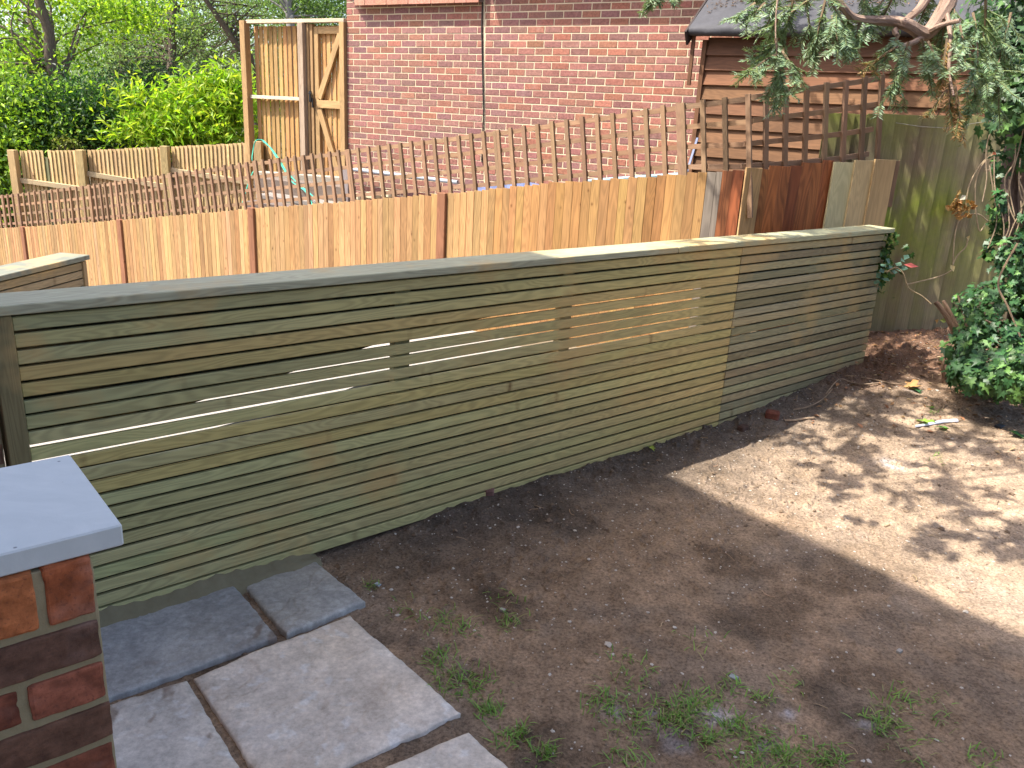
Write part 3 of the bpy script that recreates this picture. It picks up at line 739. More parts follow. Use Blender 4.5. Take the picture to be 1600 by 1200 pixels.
# ================================================================== TALL GATE PANEL
gate = thing('garden_gate', WW(-.95, 0, .5), 'tall new wooden gate and fixed side panel between the brick house and the hedge', 'gate')
GW = V(.46, .295, .135); GZT = 2.71; GZB = .45
def gbox(name, t0, t1, z0, z1, o0, o1, col, mat=M_pine, long=None, bev=.003):
    m = MB(); m.box(WW((t0 + t1) / 2, (o0 + o1) / 2, (z0 + z1) / 2), (WD, WN, UPZ), (abs(t1 - t0) / 2, abs(o1 - o0) / 2, abs(z1 - z0) / 2), col, bev, long); return m.build(name, mat, gate)
gbox('post', -1.90, -1.80, GZB, GZT, -.02, .08, GW * V(.92, .9, .9), long=2)
gbox('post', -.80, -.705, GZB, GZT - .035, -.02, .075, V(.40, .30, .21), long=2)
gbox('post', -.085, -.003, GZB, GZT - .035, -.02, .05, GW, long=2)
gbox('top_rail', -1.795, -.004, GZT - .033, GZT + .012, -.055, .045, V(.66, .54, .38), long=0)
gbox('middle_rail', -1.795, -.805, 1.70, 1.745, -.05, .03, V(.70, .58, .42), long=0)
def gboards(name, t0, t1, o, wd_):
    m = MB(); t = t0
    while t < t1 - .01:
        w_ = min(wd_, t1 - t); ang = .20; dx = WD * math.cos(ang) + WN * math.sin(ang); dn = np.cross(dx, UPZ)
        m.box(WW(t + w_ / 2, o + RNG.uniform(-.002, .002), (GZB + GZT) / 2 - .03), (dx, -dn, UPZ), (w_ / 2 + .001, .007, (GZT - GZB) / 2 - .03), jit(GW * V(1.05, .95, .80), .16, .06), .0015, long=2); t += w_
    m.build(name, M_pine, gate)
gboards('board_panel', -1.795, -.805, -.085, .092)
m = MB(); 
for a, b in ((-.70, -.655), (-.652, -.60)): m.box(WW((a + b) / 2, -.02 if a < -.66 else -.035, (GZB + GZT) / 2 - .02), (WD, WN, UPZ), (abs(b - a) / 2 - .002, .035, (GZT - GZB) / 2 - .025), jit(GW * .85), .002, long=2)
m.build('door_frame', M_pine, gate)
gboards('door_board', -.60, -.09, -.075, .088)
gbox('door_stile', -.598, -.52, GZB + .1, GZT - .075, -.058, -.020, GW * .95, long=2)
gbox('door_rail', -.518, -.09, GZT - .165, GZT - .075, -.060, -.020, GW, long=0)
gbox('door_rail', -.56, -.09, 1.62, 1.72, -.056, -.012, GW * 1.05, long=0)
def brace(t0, z0, t1, z1):
    m = MB(); A = WW(t0, -.032, z0); B = WW(t1, -.032, z1); L = B - A; ln = np.linalg.norm(L); L /= ln
    up = np.cross(L, WN); up = up if up[2] > 0 else -up
    m.box((A + B) / 2, (L, WN, up), (ln / 2, .020, .042), GW * 1.02, .002, long=0); m.build('brace', M_pine, gate)
brace(-.52, 1.74, -.13, GZT - .17); brace(-.52, 1.60, -.13, .62)
m = MB(); m.box(WW(-.63, .03, 1.76), (WD, WN, UPZ), (.018, .012, .07), (.02, .02, .02), .003); m.tube([WW(-.63, .03, 1.80), WW(-.62, .07, 1.80), WW(-.56, .075, 1.80)], .009, (.02, .02, .02), 6)
m.box(WW(-.60, .02, 1.68), (WD, WN, UPZ), (.012, .010, .06), (.02, .02, .02), .003); m.build('latch', plain('black iron', (.02, .02, .022), .4, metal=.6), gate)

# ================================================================== BACK FENCE (far left)
bk = [(406, 222), (260, 229), (129, 235), (23, 235)]; bd_ = [12.9, 13.5, 14.1, 14.7]
bkp = [atd(x, y, d) for (x, y), d in zip(bk, bd_)]
rb = thing('board_fence', bkp[1] - UPZ * 1.8, 'far fence of narrow sunlit pale boards with thick square posts and rails, below the shrubs', 'fence')
for i, q in enumerate(bkp):
    nx = bkp[min(i + 1, 3)] - bkp[max(i - 1, 0)]; nx = -nx; nx[2] = 0; nx /= np.linalg.norm(nx); nn = V(nx[1], -nx[0], 0)
    m = MB(); m.box(q - UPZ * .9 + nn * .05, (nx, nn, UPZ), (.055, .05, .91), jit(V(.52, .36, .17), .05), .004, long=2); m.build('post', M_pine, rb)
for i in range(3):
    B_, A_ = bkp[i], bkp[i + 1]; d = B_ - A_; L = math.hypot(d[0], d[1]); dx = V(d[0], d[1], 0) / L; nn = V(dx[1], -dx[0], 0)
    m = MB(); t = .06; mw = .063
    while t < L - .05:
        z = A_[2] + d[2] * t / L + RNG.uniform(-.006, .006); ang = .30; ex = dx * math.cos(ang) + nn * math.sin(ang); en = np.cross(ex, UPZ)
        gap = (i == 2 and .42 < t < .50)
        c = jit(V(.60, .42, .20), .12)
        if gap: c = V(.2, .2, .1)
        m.box(V(A_[0], A_[1], 0) + dx * (t + mw / 2) - nn * .02 + UPZ * (z - .9 - (.1 if gap else 0)), (ex, -en, UPZ), (mw / 2 + .002, .005, .9), c, .0, long=2); t += mw
    m.build('board_panel', M_pine, rb)
    for zo in (.33, 1.18):
        m = MB(); a = V(A_[0], A_[1], A_[2] - zo - (.1 if i == 2 else 0)) + dx * .05 + nn * .015; b = V(A_[0], A_[1], A_[2] - zo - (.12 if i < 2 else .12)) + dx * (L - .05) + nn * .015
        if i == 2 and zo < 1: 
            b = b - UPZ * .05; a = a - UPZ * -.0
        l_ = b - a; ln = np.linalg.norm(l_); l_ /= ln; m.box((a + b) / 2, (l_, nn, np.cross(l_, nn) * (1 if np.cross(l_, nn)[2] > 0 else -1)), (ln / 2, .03, .035), V(.52, .40, .23), .003, long=0); m.build('rail', M_pale, rb)

# ================================================================== YARD CLUTTER
def beam(px0, px1, d0, d1, h, dep, col, label, mat=M_pale):
    A = atd(*px0, d0); B = atd(*px1, d1); L = B - A; ln = np.linalg.norm(L); L /= ln; nn = np.cross(UPZ, L); nn /= np.linalg.norm(nn); nn = -nn if nn[1] > 0 else nn
    up = np.cross(L, nn); up = up if up[2] > 0 else -up
    m = MB(); m.box((A + B) / 2 - up * h / 2 - nn * dep / 2, (L, nn, up), (ln / 2, dep / 2, h / 2), col, .004, long=0); return tag(m.build('timber_beam', mat), label, 'timber', 'timbers stacked behind the trellis')
beam((398, 268), (536, 278), 11.2, 10.6, .09, .2, V(.42, .37, .29), 'palest timber lying on top of the stack beyond the trellis')
beam((396, 277), (540, 293), 10.9, 10.2, .17, .25, V(.20, .155, .125), 'wide grey brown timber, second from the top of the stack')
beam((400, 303), (535, 322), 10.5, 9.9, .05, .3, V(.28, .25, .22), 'thin grey board lying under the wide grey brown timber')
beam((385, 314), (520, 332), 10.2, 9.6, .16, .22, V(.18, .14, .12), 'lowest grey timber of the stack, just above the boarded fence')
m = MB(); q = atd(543, 262, 10.0); m.box(q - UPZ * .35, (WD, WN, UPZ), (.045, .045, .35), V(.26, .22, .21), .004); tag(m.build('timber_post', M_pale), 'short upright grey post standing at the end of the timber stack', 'post')
# support under the timber so that it rests on the yard
# garden hose looped over the back fence post
m = MB()
pts = [(492, 330, 9.8), (478, 300, 10.2), (455, 283, 10.6), (442, 262, 11.3), (430, 243, 12.0), (420, 228, 12.5), (410, 219, 12.7), (400, 220, 12.7), (396, 232, 12.7), (394, 250, 12.6), (398, 262, 12.6), (391, 278, 12.4), (384, 300, 12.3), (378, 320, 12.2)]
P_ = [atd(a, b, c) for a, b, c in pts]
def cr(P, n=6):
    out = []
    for i in range(len(P) - 1):
        p0, p1, p2, p3 = P[max(i - 1, 0)], P[i], P[i + 1], P[min(i + 2, len(P) - 1)]
        for k in range(n):
            t = k / n; out.append(.5 * ((2 * p1) + (-p0 + p2) * t + (2 * p0 - 5 * p1 + 4 * p2 - p3) * t * t + (-p0 + 3 * p1 - 3 * p2 + p3) * t ** 3))
    out.append(P[-1]); return out
m.tube(cr(P_), .008, (.1, .5, .35), 6)
pts = [(500, 318, 9.8), (484, 302, 10.1), (466, 287, 10.5), (448, 268, 11.1), (437, 250, 11.8), (424, 232, 12.4), (411, 221, 12.6)]
m.tube(cr([atd(a, b, c) for a, b, c in pts]), .008, (.1, .5, .35), 6)
tag(m.build('garden_hose', plain('green hose plastic', (.05, .36, .26), .35)), 'turquoise green garden hose looped over the back fence post and timbers', 'hose')
# blue tarpaulin, leaning strips, pale rubble
m = MB(); n = 8; vs = []
for i in range(n + 1):
    for j in range(5):
        px = 742 + 100 * i / n; q = atd(px, 286 + j * 5 + 1.5 * math.sin(i * 1.7 + j), 9.2 - .18 * j + .06 * math.sin(i * 2.1)); vs.append(q)
m.add(vs, [[i * 5 + j, i * 5 + j + 1, (i + 1) * 5 + j + 1, (i + 1) * 5 + j] for i in range(n) for j in range(4)], (.1, .15, .3))
tag(m.build('tarpaulin', plain('blue tarpaulin plastic', (.10, .14, .26), .4, nscale=3, var=.35)), 'crumpled slate blue tarpaulin lying behind the trellis below the brick wall', 'tarpaulin')
m = MB(); m.tube([atd(920, 283, 8.6), atd(1000, 277, 8.1), atd(1075, 272, 7.7)], .02, (.4, .5, .55), 8); tag(m.build('pipe', plain('pale blue pipe', (.22, .32, .36), .35)), 'pale blue pipe just above the boarded fence tops, right of the tarpaulin', 'pipe')
m = MB(); A = atd(1090, 215, 7.6); B = atd(1070, 280, 7.3); L = (B - A) / np.linalg.norm(B - A); m.box((A + B) / 2, (WD, WN, L), (.010, .006, np.linalg.norm(B - A) / 2), (.3, .4, .6), .001)
tag(m.build('plastic_strip', plain('blue strip', (.03, .05, .12), .4)), 'narrow blue strip leaning against the left corner of the shed', 'strip')
lab = ['whitish rubble block left of the other two, under the grey pipe', 'middle whitish rubble block under the grey pipe', 'whitish rubble block right of the other two, under the grey pipe']
for i, (px, py) in enumerate(((560, 308), (583, 306), (607, 304))):
    m = MB(); m.box(atd(px, py, 9.6), (WD, WN, UPZ), (.075, .07, .04), V(.62, .58, .52), .02); tag(m.build('rubble_block', M_mort), lab[i], 'rubble', 'pale rubble behind the trellis')

# ================================================================== SHED
shed = thing('shed', S0 + SD * 1.3 - SN * .8 + UPZ * .2, 'brown shed with overlapping horizontal cladding and dark felt roof, right of the brick wall', 'shed')
m = MB(); zt = 2.40; i = 0
SB = V(.20, .095, .046)
while zt > .4:
    h = .13; tilt = .20; up = UPZ * math.cos(tilt) - SN * math.sin(tilt); nn = np.cross(SD, up); nn = nn if nn @ SN > 0 else -nn
    c = jit(SB, .16, .05)
    m.box(S0 + SD * 1.22 + SN * .004 + UPZ * (zt - h / 2), (SD, nn, up), (1.22, .009, h / 2 + .012), c, .0015, long=0); zt -= h * .965; i += 1
m.build('cladding', M_shed, shed)
m = MB(); m.box(S0 + SD * 1.22 - SN * .8 + UPZ * 1.3, (SD, SN, UPZ), (1.215, .78, 1.09), SB * .6); m.build('carcass', M_shed, shed)
m = MB(); m.box(S0 + SD * -.018 + SN * .010 + UPZ * 1.28, (SD, SN, UPZ), (.02, .03, 1.11), SB * .95, .002, long=2); m.build('corner_trim', M_shed, shed)
# roof: felt sheet with rounded eave
FELT = plain('dark roofing felt', (.050, .050, .056), .7, .3, 14, .45, .003)
rs = math.tan(math.radians(35)); m = MB(); prof = []
for a in range(7):
    an = math.radians(-60 + 25 * a); prof.append((.10 + .028 * math.cos(an) , 2.46 + .035 * math.sin(an)))
prof = [(.0, 2.42), (.12, 2.412), (.155, 2.42), (.168, 2.45), (.16, 2.48), (.12, 2.515), (-.2, 2.515 + .3 * rs), (-.5, 2.515 + .6 * rs), (-.9, 2.515 + 1.0 * rs), (-1.75, 2.515 + .15 * rs)]
nt2 = 30; vs = []
for i in range(nt2 + 1):
    t = -.135 + 2.8 * i / nt2
    for k, (o, z) in enumerate(prof):
        w_ = .010 * math.sin(i * .9 + k) * (1 if 4 < k < 9 else .35) + (.006 * math.sin(i * 2.1) if k in (3, 4) else 0)
        vs.append(S0 + SD * t + SN * o + UPZ * (z + w_))
n = len(prof)
m.add(vs, [[i * n + k, i * n + k + 1, (i + 1) * n + k + 1, (i + 1) * n + k] for i in range(nt2) for k in range(n - 1)], (.1, .1, .1))
m.build('roof', FELT, shed, shade=True)
def barge(t, col, name):
    m = MB(); A = S0 + SD * t + SN * .15 + UPZ * 2.40; B = S0 + SD * t - SN * .92 + UPZ * (2.46 + 1.02 * rs); L = (B - A); ln = np.linalg.norm(L); L /= ln; up = np.cross(L, SD); up = up if up[2] > 0 else -up
    m.box((A + B) / 2 + up * .0, (L, SD, up), (ln / 2 + .02, .010, .065), col, .002, long=0); m.build(name, M_shed, shed)
barge(-.148, V(.05, .035, .03), 'bargeboard')
m = MB(); m.box(S0 + SD * -.105 + SN * .09 + UPZ * 2.22, (SD, SN, UPZ), (.016, .012, .22), SB * .8, .001, long=2); m.build('bracket', M_shed, shed)
# dry needles on the roof
m = MB(); n = 1600; t = RNG.uniform(-.1, 2.2, n); o = RNG.uniform(-.85, .05, n); k = fbm(t * 4, o * 4, 8) + .25 * (o < -.1) > .56; t, o = t[k], o[k]; n = len(t)
C = S0 + t[:, None] * SD + o[:, None] * SN + (2.535 + (.10 - o) * rs)[:, None] * UPZ
m.leaves(C, RNG.normal(size=(n, 3)) * V(1, 1, .2), np.tile(UPZ, (n, 1)) + RNG.normal(size=(n, 3)) * .2, .045, .010, (.30, .16, .08)); 
tag(m.build('needle_litter', M_dry), 'dry brown needles scattered over the shed roof', 'needle litter', kind='stuff')

# ================================================================== GREEN MOSSY FENCE
gf = thing('board_fence', G0 + UPZ * .1, 'old weathered upright-board fence covered in green moss, behind the right end of the slats', 'fence')
m = MB(); t = -.55
while t < 2.0:
    w_ = .102 * RNG.uniform(.93, 1.07); ang = .13; dx = GD * math.cos(ang) + GN * math.sin(ang); dn = np.cross(dx, UPZ); zt = 1.80 + .035 * t + RNG.uniform(-.006, .006)
    m.box(G0 + GD * (t + w_ / 2) + UPZ * (zt / 2 - .1), (dx, -dn, UPZ), (w_ / 2 - .0022, .005, zt / 2 + .1), jit(V(.27, .205, .14), .22), .001, long=2); t += w_
m.box(G0 + GD * .72 - GN * .02 + UPZ * .75, (GD, -GN, UPZ), (1.27, .005, 1.0), V(.05, .04, .025)); m.build('board_panel', M_moss, gf)  # first box: dark sheet added behind, giving the board gaps their shade
m = MB(); m.tube([onplane(x, y, G0 + GN * .02, GN) for x, y in ((1400, 192), (1440, 198), (1480, 200), (1520, 193), (1560, 187))], .002, (.3, .28, .22), 5)
tag(m.build('wire', plain('old wire', (.3, .28, .22), .6)), 'thin sagging wire strung along the top of the mossy fence', 'wire')

# ================================================================== OUR HOUSE behind the viewpoint (shades the near ground)
HE = 6.5; UE = 2.67 - .57 * HE; P0_ = -1.6
own = thing('house', FF(UE - 4, 4, -.1), 'tall brick house behind the viewpoint whose eave shades the near ground', 'house')
m = MB(); m.box(FF(UE - .35 - 4, P0_ + .25 + 5, HE / 2 - .35), (FD, FN, UPZ), (4, 5, HE / 2 + .1), V(.33, .15, .11)); m.build('wall', M_brick, own)
m = MB(); pr = math.tan(math.radians(32)); e0, e1 = P0_, P0_ + 10.6
vs = []
for p in (e0, e1): vs += [FF(UE, p, HE - .1), FF(UE, p, HE), FF(UE - 4.3, p, HE + 4.3 * pr), FF(UE - 8.7, p, HE), FF(UE - 8.7, p, HE - .1), FF(UE - 4.3, p, HE + 4.3 * pr - .15)]
m.add(vs, [[0, 1, 7, 6], [1, 2, 8, 7], [2, 3, 9, 8], [3, 4, 10, 9], [4, 5, 11, 10], [5, 0, 6, 11], [0, 5, 2, 1], [5, 4, 3, 2], [6, 7, 8, 11], [11, 8, 9, 10]], (.2, .1, .08)); m.build('roof', M_brick, own)
M_win = plain('white window frame', (.75, .75, .74), .4)
for p, z0, z1 in ((1.6, .0, 2.1), (4.2, .9, 2.1), (1.6, 3.4, 4.6), (4.6, 3.4, 4.6)):
    m = MB(); m.box(FF(UE - .345, p, (z0 + z1) / 2), (FD, FN, UPZ), (.02, .55, (z1 - z0) / 2), V(.75, .75, .75), .005); m.build('window', M_win, own)

# ================================================================== VEGETATION
def rand_dirs(n):
    d = RNG.normal(size=(n, 3)); return d / np.linalg.norm(d, axis=1, keepdims=True)
def shade_cols(base, n, var=.3, alt=None, altp=.2):
    c = np.array(base)[None] * (1 + RNG.uniform(-var, var, (n, 1))) * (1 + RNG.uniform(-.1, .1, (n, 3)))
    if alt is not None:
        k = RNG.random(n) < altp; c[k] = np.array(alt) * (1 + RNG.uniform(-var, var, (k.sum(), 1)))
    return np.clip(c, 0, 1)
def crown(m, ctr, rad, ncl, nper, leaf, col, alt=None, altp=.2, csize=.28, flat=0.6, seed=None, shell=.35, ratio=.55):
    """leaf clusters spread through an ellipsoid"""
    d = rand_dirs(ncl); r = (RNG.uniform(shell ** 3, 1, ncl)) ** (1 / 3); C = np.array(ctr) + d * r[:, None] * np.array(rad) * RNG.uniform(.75, 1.1, (ncl, 1))
    idx = np.repeat(np.arange(ncl), nper); n = len(idx)
    cs = (csize * RNG.uniform(.5, 1.5, ncl))[idx][:, None]
    P = C[idx] + RNG.normal(size=(n, 3)) * cs * V(1, 1, flat)
    N = rand_dirs(n) * .8 + V(0, 0, .8); D = rand_dirs(n); D[:, 2] -= .3
    tone = (1 + RNG.uniform(-.3, .3, ncl))[idx][:, None]
    m.leaves(P, D, N, leaf * RNG.uniform(.7, 1.3, n), leaf * ratio, shade_cols(col, n, .25, alt, altp) * tone)
    return C
def limbs(m, base_pts, radii, targets, col, n=7):
    """main stem plus curved limbs reaching cluster targets"""
    m.tube(cr([np.array(p) for p in base_pts], 4), list(np.interp(np.linspace(0, 1, (len(base_pts) - 1) * 4 + 1), np.linspace(0, 1, len(radii)), radii)), col, n)
    bp = cr([np.array(p) for p in base_pts], 4)
    for T in targets:
        i = RNG.integers(len(bp) // 3, len(bp)); a = bp[i]; 
        if T[2] < a[2] - .4: a = bp[max(len(bp) // 4, i // 2)]
        mid = (a + T) / 2 + RNG.normal(size=3) * .12 * np.linalg.norm(T - a) + UPZ * .06 * np.linalg.norm(T - a)
        r0 = radii[-1] * .42
        m.tube(cr([a, mid, np.array(T)], 4), list(np.linspace(r0, r0 * .2, 9)), col, 5, cap=False)

def tree(name, label, base_px, dist, r0, crowns, leaf, col, barkc, alt=None, altp=.2, nlimb=25, grp='trees beyond the far fence', mat=M_leaf):
    pts = [atd(x, y, dist) for x, y in base_px]; b = pts[0].copy(); b[2] = -1.6; pts = [b] + pts
    T = thing(name, b, label, 'tree', grp); mc = MB(); tg = []
    for (cx, cy, rx, rz, ncl, nper, cs) in crowns:
        c = atd(cx, cy, dist + 1.1); k = dist / FPX; C = crown(mc, c, (rx * k, rx * k * .8, rz * k), ncl, nper, leaf, col, alt, altp, cs); tg.append(C)
    tg = np.concatenate(tg); mt = MB(); sel = tg[RNG.choice(len(tg), min(nlimb, len(tg)), replace=False)]
    limbs(mt, pts, [r0 * (1 - .6 * i / len(pts)) for i in range(len(pts))], sel, barkc)
    mt.build('trunk', M_bark, T, shade=True); mc.build('crown', mat, T); return T
YG = (.36, .50, .05); GG = (.20, .29, .13); DGN = (.035, .075, .025)
BK = V(.13, .10, .075)
tree('oak_tree', 'young broadleaf tree with fresh yellow-green leaves and a dark leaning trunk, far left', [(112, 200), (98, 150), (80, 100), (76, 50), (62, 5), (50, -60)], 17.5, .14,
     [(10, 60, 100, 120, 90, 50, .35), (-40, 160, 90, 110, 80, 60, .35), (80, -40, 150, 50, 60, 50, .4), (150, 20, 70, 40, 24, 35, .3), (60, 150, 55, 50, 24, 35, .3), (0, 190, 90, 60, 60, 50, .35), (215, 15, 50, 30, 24, 40, .3)], .10, YG, BK, (.12, .22, .03), .35, 40)
tree('hawthorn_tree', 'thin forked tree with small grey green leaves behind the bright laurel shrub', [(268, 130), (270, 95), (268, 50), (272, 10), (270, -50)], 25, .13,
     [(235, 60, 75, 80, 110, 70, .42), (310, 20, 80, 60, 80, 60, .45)], .075, GG, BK * .9, (.16, .22, .10), .3, 50)
tree('hawthorn_tree', 'slender grey green tree just left of the thin forked tree', [(192, 140), (192, 100), (196, 60), (203, 20), (205, -50)], 27, .12,
     [(170, 50, 70, 80, 90, 70, .45), (200, 120, 60, 40, 50, 60, .4)], .08, (.16, .25, .10), BK, (.22, .31, .12), .3, 45)
tree('hawthorn_tree', 'bare-stemmed leaning grey green tree above the left gate panel', [(395, 110), (372, 75), (350, 40), (322, 0), (300, -40)], 24, .10,
     [(350, 60, 60, 70, 60, 60, .42), (420, 0, 80, 50, 70, 60, .45)], .075, (.16, .24, .10), BK * .8, (.22, .30, .12), .3, 50)
tree('birch_tree', 'pale-trunked tree seen above the tall gate beside the brick wall', [(455, 60), (453, 30), (450, 5), (447, -60)], 22, .12,
     [(470, 5, 60, 45, 90, 70, .4), (530, 10, 50, 50, 70, 60, .4), (440, -60, 120, 60, 60, 60, .5)], .075, (.17, .27, .09), V(.22, .21, .19), (.10, .17, .06), .3, 14)
tree('willow_tree', 'broad hazy green tree filling the background behind the thin trees', [(330, 160), (320, 120), (310, 60), (300, 0), (290, -60)], 36, .2,
     [(130, 20, 150, 110, 60, 50, .8), (330, 60, 160, 90, 66, 50, .8), (480, 20, 120, 70, 40, 50, .8)], .11, (.21, .30, .15), BK, (.28, .36, .20), .3, 70)
tree('willow_tree', 'distant dull green tree at the far left behind the yellow-green tree', [(60, 200), (60, 120), (50, 40), (45, -40)], 33, .2,
     [(30, 60, 150, 140, 90, 50, .8)], .12, (.16, .26, .08), BK, None, 0, 40)

def shrub(name, label, ctr_px, dist, rpx, ncl, nper, leaf, col, alt, altp, cs, zbase=None, grp=None, extra=None, mat=M_leaf, flat=.7, ratio=.5):
    c = atd(*ctr_px, dist); k = dist / FPX; b = V(c[0], c[1], -1.5 if zbase is None else zbase)
    T = thing(name, b, label, 'shrub', grp); mc = MB(); C = crown(mc, c, (rpx[0] * k, rpx[0] * k * .6, rpx[1] * k), ncl, nper, leaf, col, alt, altp, cs, flat, shell=.1, ratio=ratio)
    if extra:
        for (ex, ey, erx, ery, en) in extra:
            C2 = crown(mc, atd(ex, ey, dist), (erx * k, erx * k * .7, ery * k), en, nper, leaf, col, alt, altp, cs, flat, shell=.1, ratio=ratio); C = np.concatenate([C, C2])
    mt = MB()
    for q in C[RNG.choice(len(C), min(30, len(C)), replace=False)]:
        mid = (b + q) / 2 + RNG.normal(size=3) * .15; mt.tube(cr([b + RNG.normal(size=3) * V(.15, .15, 0), mid, q], 4), list(np.linspace(.03, .006, 9)), BK, 5, cap=False)
    mt.build('stem', M_bark, T); mc.build('foliage', mat, T); return T
shrub('laurel_shrub', 'bright yellow-green laurel shrub with large glossy leaves just above the far fence', (306, 200), 15.3, (74, 50), 105, 34, .16, (.23, .37, .028), (.40, .48, .05), .3, .20, ratio=.30,
      extra=[(355, 160, 40, 36, 50), (240, 205, 50, 22, 40), (207, 155, 8, 16, 7), (262, 150, 8, 12, 5), (345, 125, 7, 12, 5), (310, 140, 6, 14, 5), (375, 130, 8, 12, 5)])
shrub('holly_shrub', 'dark glossy evergreen shrub behind the far fence, left of the laurel', (165, 185), 16.4, (85, 45), 170, 55, .085, (.028, .075, .022), (.12, .22, .05), .2, .28, extra=[(80, 190, 60, 40, 70)])
shrub('yew_hedge', 'nearly black evergreen hedge between the holly and the thin trees', (270, 150), 19.5, (115, 32), 170, 70, .07, (.022, .045, .022), (.05, .09, .04), .15, .32)
shrub('hedge', 'mixed green hedge at the left edge beside the end of the far fence', (10, 200), 16.5, (75, 75), 190, 55, .09, (.27, .41, .045), (.10, .18, .04), .35, .3, extra=[(-30, 290, 55, 60, 90), (5, 260, 22, 50, 60)])
shrub('young_shrub', 'small pale yellow-green sprig shrub peeping over the middle of the far fence', (110, 228), 15.6, (16, 12), 12, 22, .06, (.24, .27, .07), (.3, .33, .1), .3, .08)
# distant wood as one mass
m = MB(); 
for i in range(165):
    px = RNG.uniform(-500, 1100); c = atd(px, RNG.uniform(60, 215), RNG.uniform(42, 60)); crown(m, c, (2.2, 2.2, 1.6), 8, 40, .24, (.12, .18, .08), (.17, .24, .11), .3, .7)
tag(m.build('distant_wood', M_leaf), 'far wooded skyline of hazy green foliage behind everything', 'wood', kind='stuff')

# ---- ivy leaves: five-lobed
def ivy_leaves(m, C, N, size, cols):
    n = len(C); prof = [(0, -.05), (.35, -.25), (.5, .05), (.28, .2), (.42, .5), (.15, .45), (0, .95)]
    N = N / np.linalg.norm(N, axis=1, keepdims=True); D = np.cross(N, rand_dirs(n)); D[:, 2] -= .9; D -= N * np.sum(D * N, 1, keepdims=True); D /= np.linalg.norm(D, axis=1, keepdims=True); S = np.cross(D, N)
    pts = []
    full = prof + [(-x, y) for x, y in prof[-2:0:-1]]
    for x, y in full: pts.append(C + (S * x + D * (y - .35) + N * (abs(x) * .30 - .12 * y * y)) * size[:, None])
    ctr = C + (D * -.2) * size[:, None] * .5; k = len(full)
    vs = np.stack([ctr] + pts, 1).reshape(-1, 3); base = np.arange(n)[:, None] * (k + 1)
    F = np.concatenate([base + np.array([0, 1 + i, 1 + (i + 1) % k]) for i in range(k)])
    cc = np.repeat(cols, k + 1, axis=0); cc = cc.reshape(n, k + 1, 3); cc[:, 0] = cc[:, 0] * 1.2 + .005; cc = cc.reshape(-1, 3)
    m.add(vs, F, (0, 0, 0)); m.c[-1] = cc
def ivy_blob(m, ctr, rad, n, size=.055, col=(.035, .095, .03), alt=(.10, .20, .05), altp=.2):
    d = rand_dirs(n); r = RNG.uniform(.55, 1.05, n)[:, None]; C = np.array(ctr) + d * r * np.array(rad)
    N = d * .8 + V(-.25, -.35, .55) + rand_dirs(n) * .35
    ivy_leaves(m, C, N, size * RNG.uniform(.5, 1.25, n), shade_cols(col, n, .35, alt, altp))
# ivy bush at right
ivy = thing('ivy_bush', SP(1560, 600), 'dense dark green ivy bush growing at the foot of the right-hand trunk', 'ivy')
m = MB(); mt = MB()
D_ = 4.9
KD = 1.17
for (x, y, rx, ry, n, dd) in ((1560, 560, 70, 55, 520, 4.75), (1580, 500, 70, 60, 420, 4.95), (1540, 590, 55, 28, 300, 4.5), (1530, 480, 35, 35, 110, 5.1), (1600, 430, 45, 50, 200, 5.0), (1620, 590, 60, 40, 280, 4.4), (1610, 350, 16, 40, 50, 5.0), (1560, 320, 12, 22, 26, 5.0), (1585, 400, 25, 30, 70, 4.95), (1500, 545, 25, 22, 60, 4.9)):
    dd *= KD; c = atd(x, y, dd); k = dd / FPX; ivy_blob(m, c, (rx * k, rx * k * .8, ry * k), int(n * 1.25), .055)
m.build('foliage', M_ivy, ivy)
for pts in (((1600, 540), (1575, 480), (1560, 440), (1590, 380)), ((1570, 610), (1590, 570), (1600, 540)), ((1540, 500), (1570, 520), (1580, 560), (1550, 600)), ((1505, 520), (1530, 545), (1528, 590))):
    mt.tube(cr([atd(a, b, 5.5) for a, b in pts]), .006, (.28, .20, .13), 5)
mt.build('stem', M_bark, ivy)
# trunk at right
tb = atd(1600, 560, 6.1)
trunk_pts = [V(tb[0], tb[1], .0)] + [atd(x, y, 6.1) for x, y in ((1598, 470), (1590, 380), (1583, 300), (1588, 220), (1596, 120), (1602, 20), (1606, -120))]
ivt = thing('ivy_clad_tree', trunk_pts[0], 'ivy-clad tree trunk rising at the right edge in front of the mossy fence', 'tree')
m = MB(); m.tube(cr(trunk_pts, 4), list(np.linspace(.085, .05, 29)), V(.17, .12, .10), 10)
m.tube(cr([trunk_pts[0] + V(.12, -.05, 0), atd(1608, 420, 6.0), atd(1600, 300, 6.0), atd(1612, 180, 6.05)], 4), list(np.linspace(.04, .03, 13)), V(.2, .14, .11), 7)
m.build('trunk', M_bark, ivt, shade=True)
m = MB()
for (x, y, rx, ry, n) in ((1590, 60, 50, 80, 300), (1600, 150, 50, 60, 260), (1560, 20, 45, 50, 160), (1612, 230, 14, 40, 40), (1640, 60, 80, 160, 500), (1545, 100, 18, 40, 40), (1560, 350, 14, 20, 26), (1552, 390, 12, 20, 24), (1562, 260, 12, 20, 20)):
    c = atd(x, y, 5.9); k = 5.9 / FPX; ivy_blob(m, c, (rx * k, rx * k * .8, ry * k), int(n * 1.3), .06, (.03, .075, .022))
m.build('crown', M_ivy, ivt)
m = MB()
for s_ in range(9):
    x0 = 1560 + RNG.uniform(-15, 40); y0 = RNG.uniform(180, 320); pts = [(x0, y0)]
    for k in range(4): pts.append((pts[-1][0] + RNG.uniform(-16, 12), pts[-1][1] + RNG.uniform(20, 45)))
    m.tube(cr([atd(a, b, 5.85) for a, b in pts], 4), .004, (.36, .27, .18), 5)
m.build('vine_stem', M_bark, ivt)

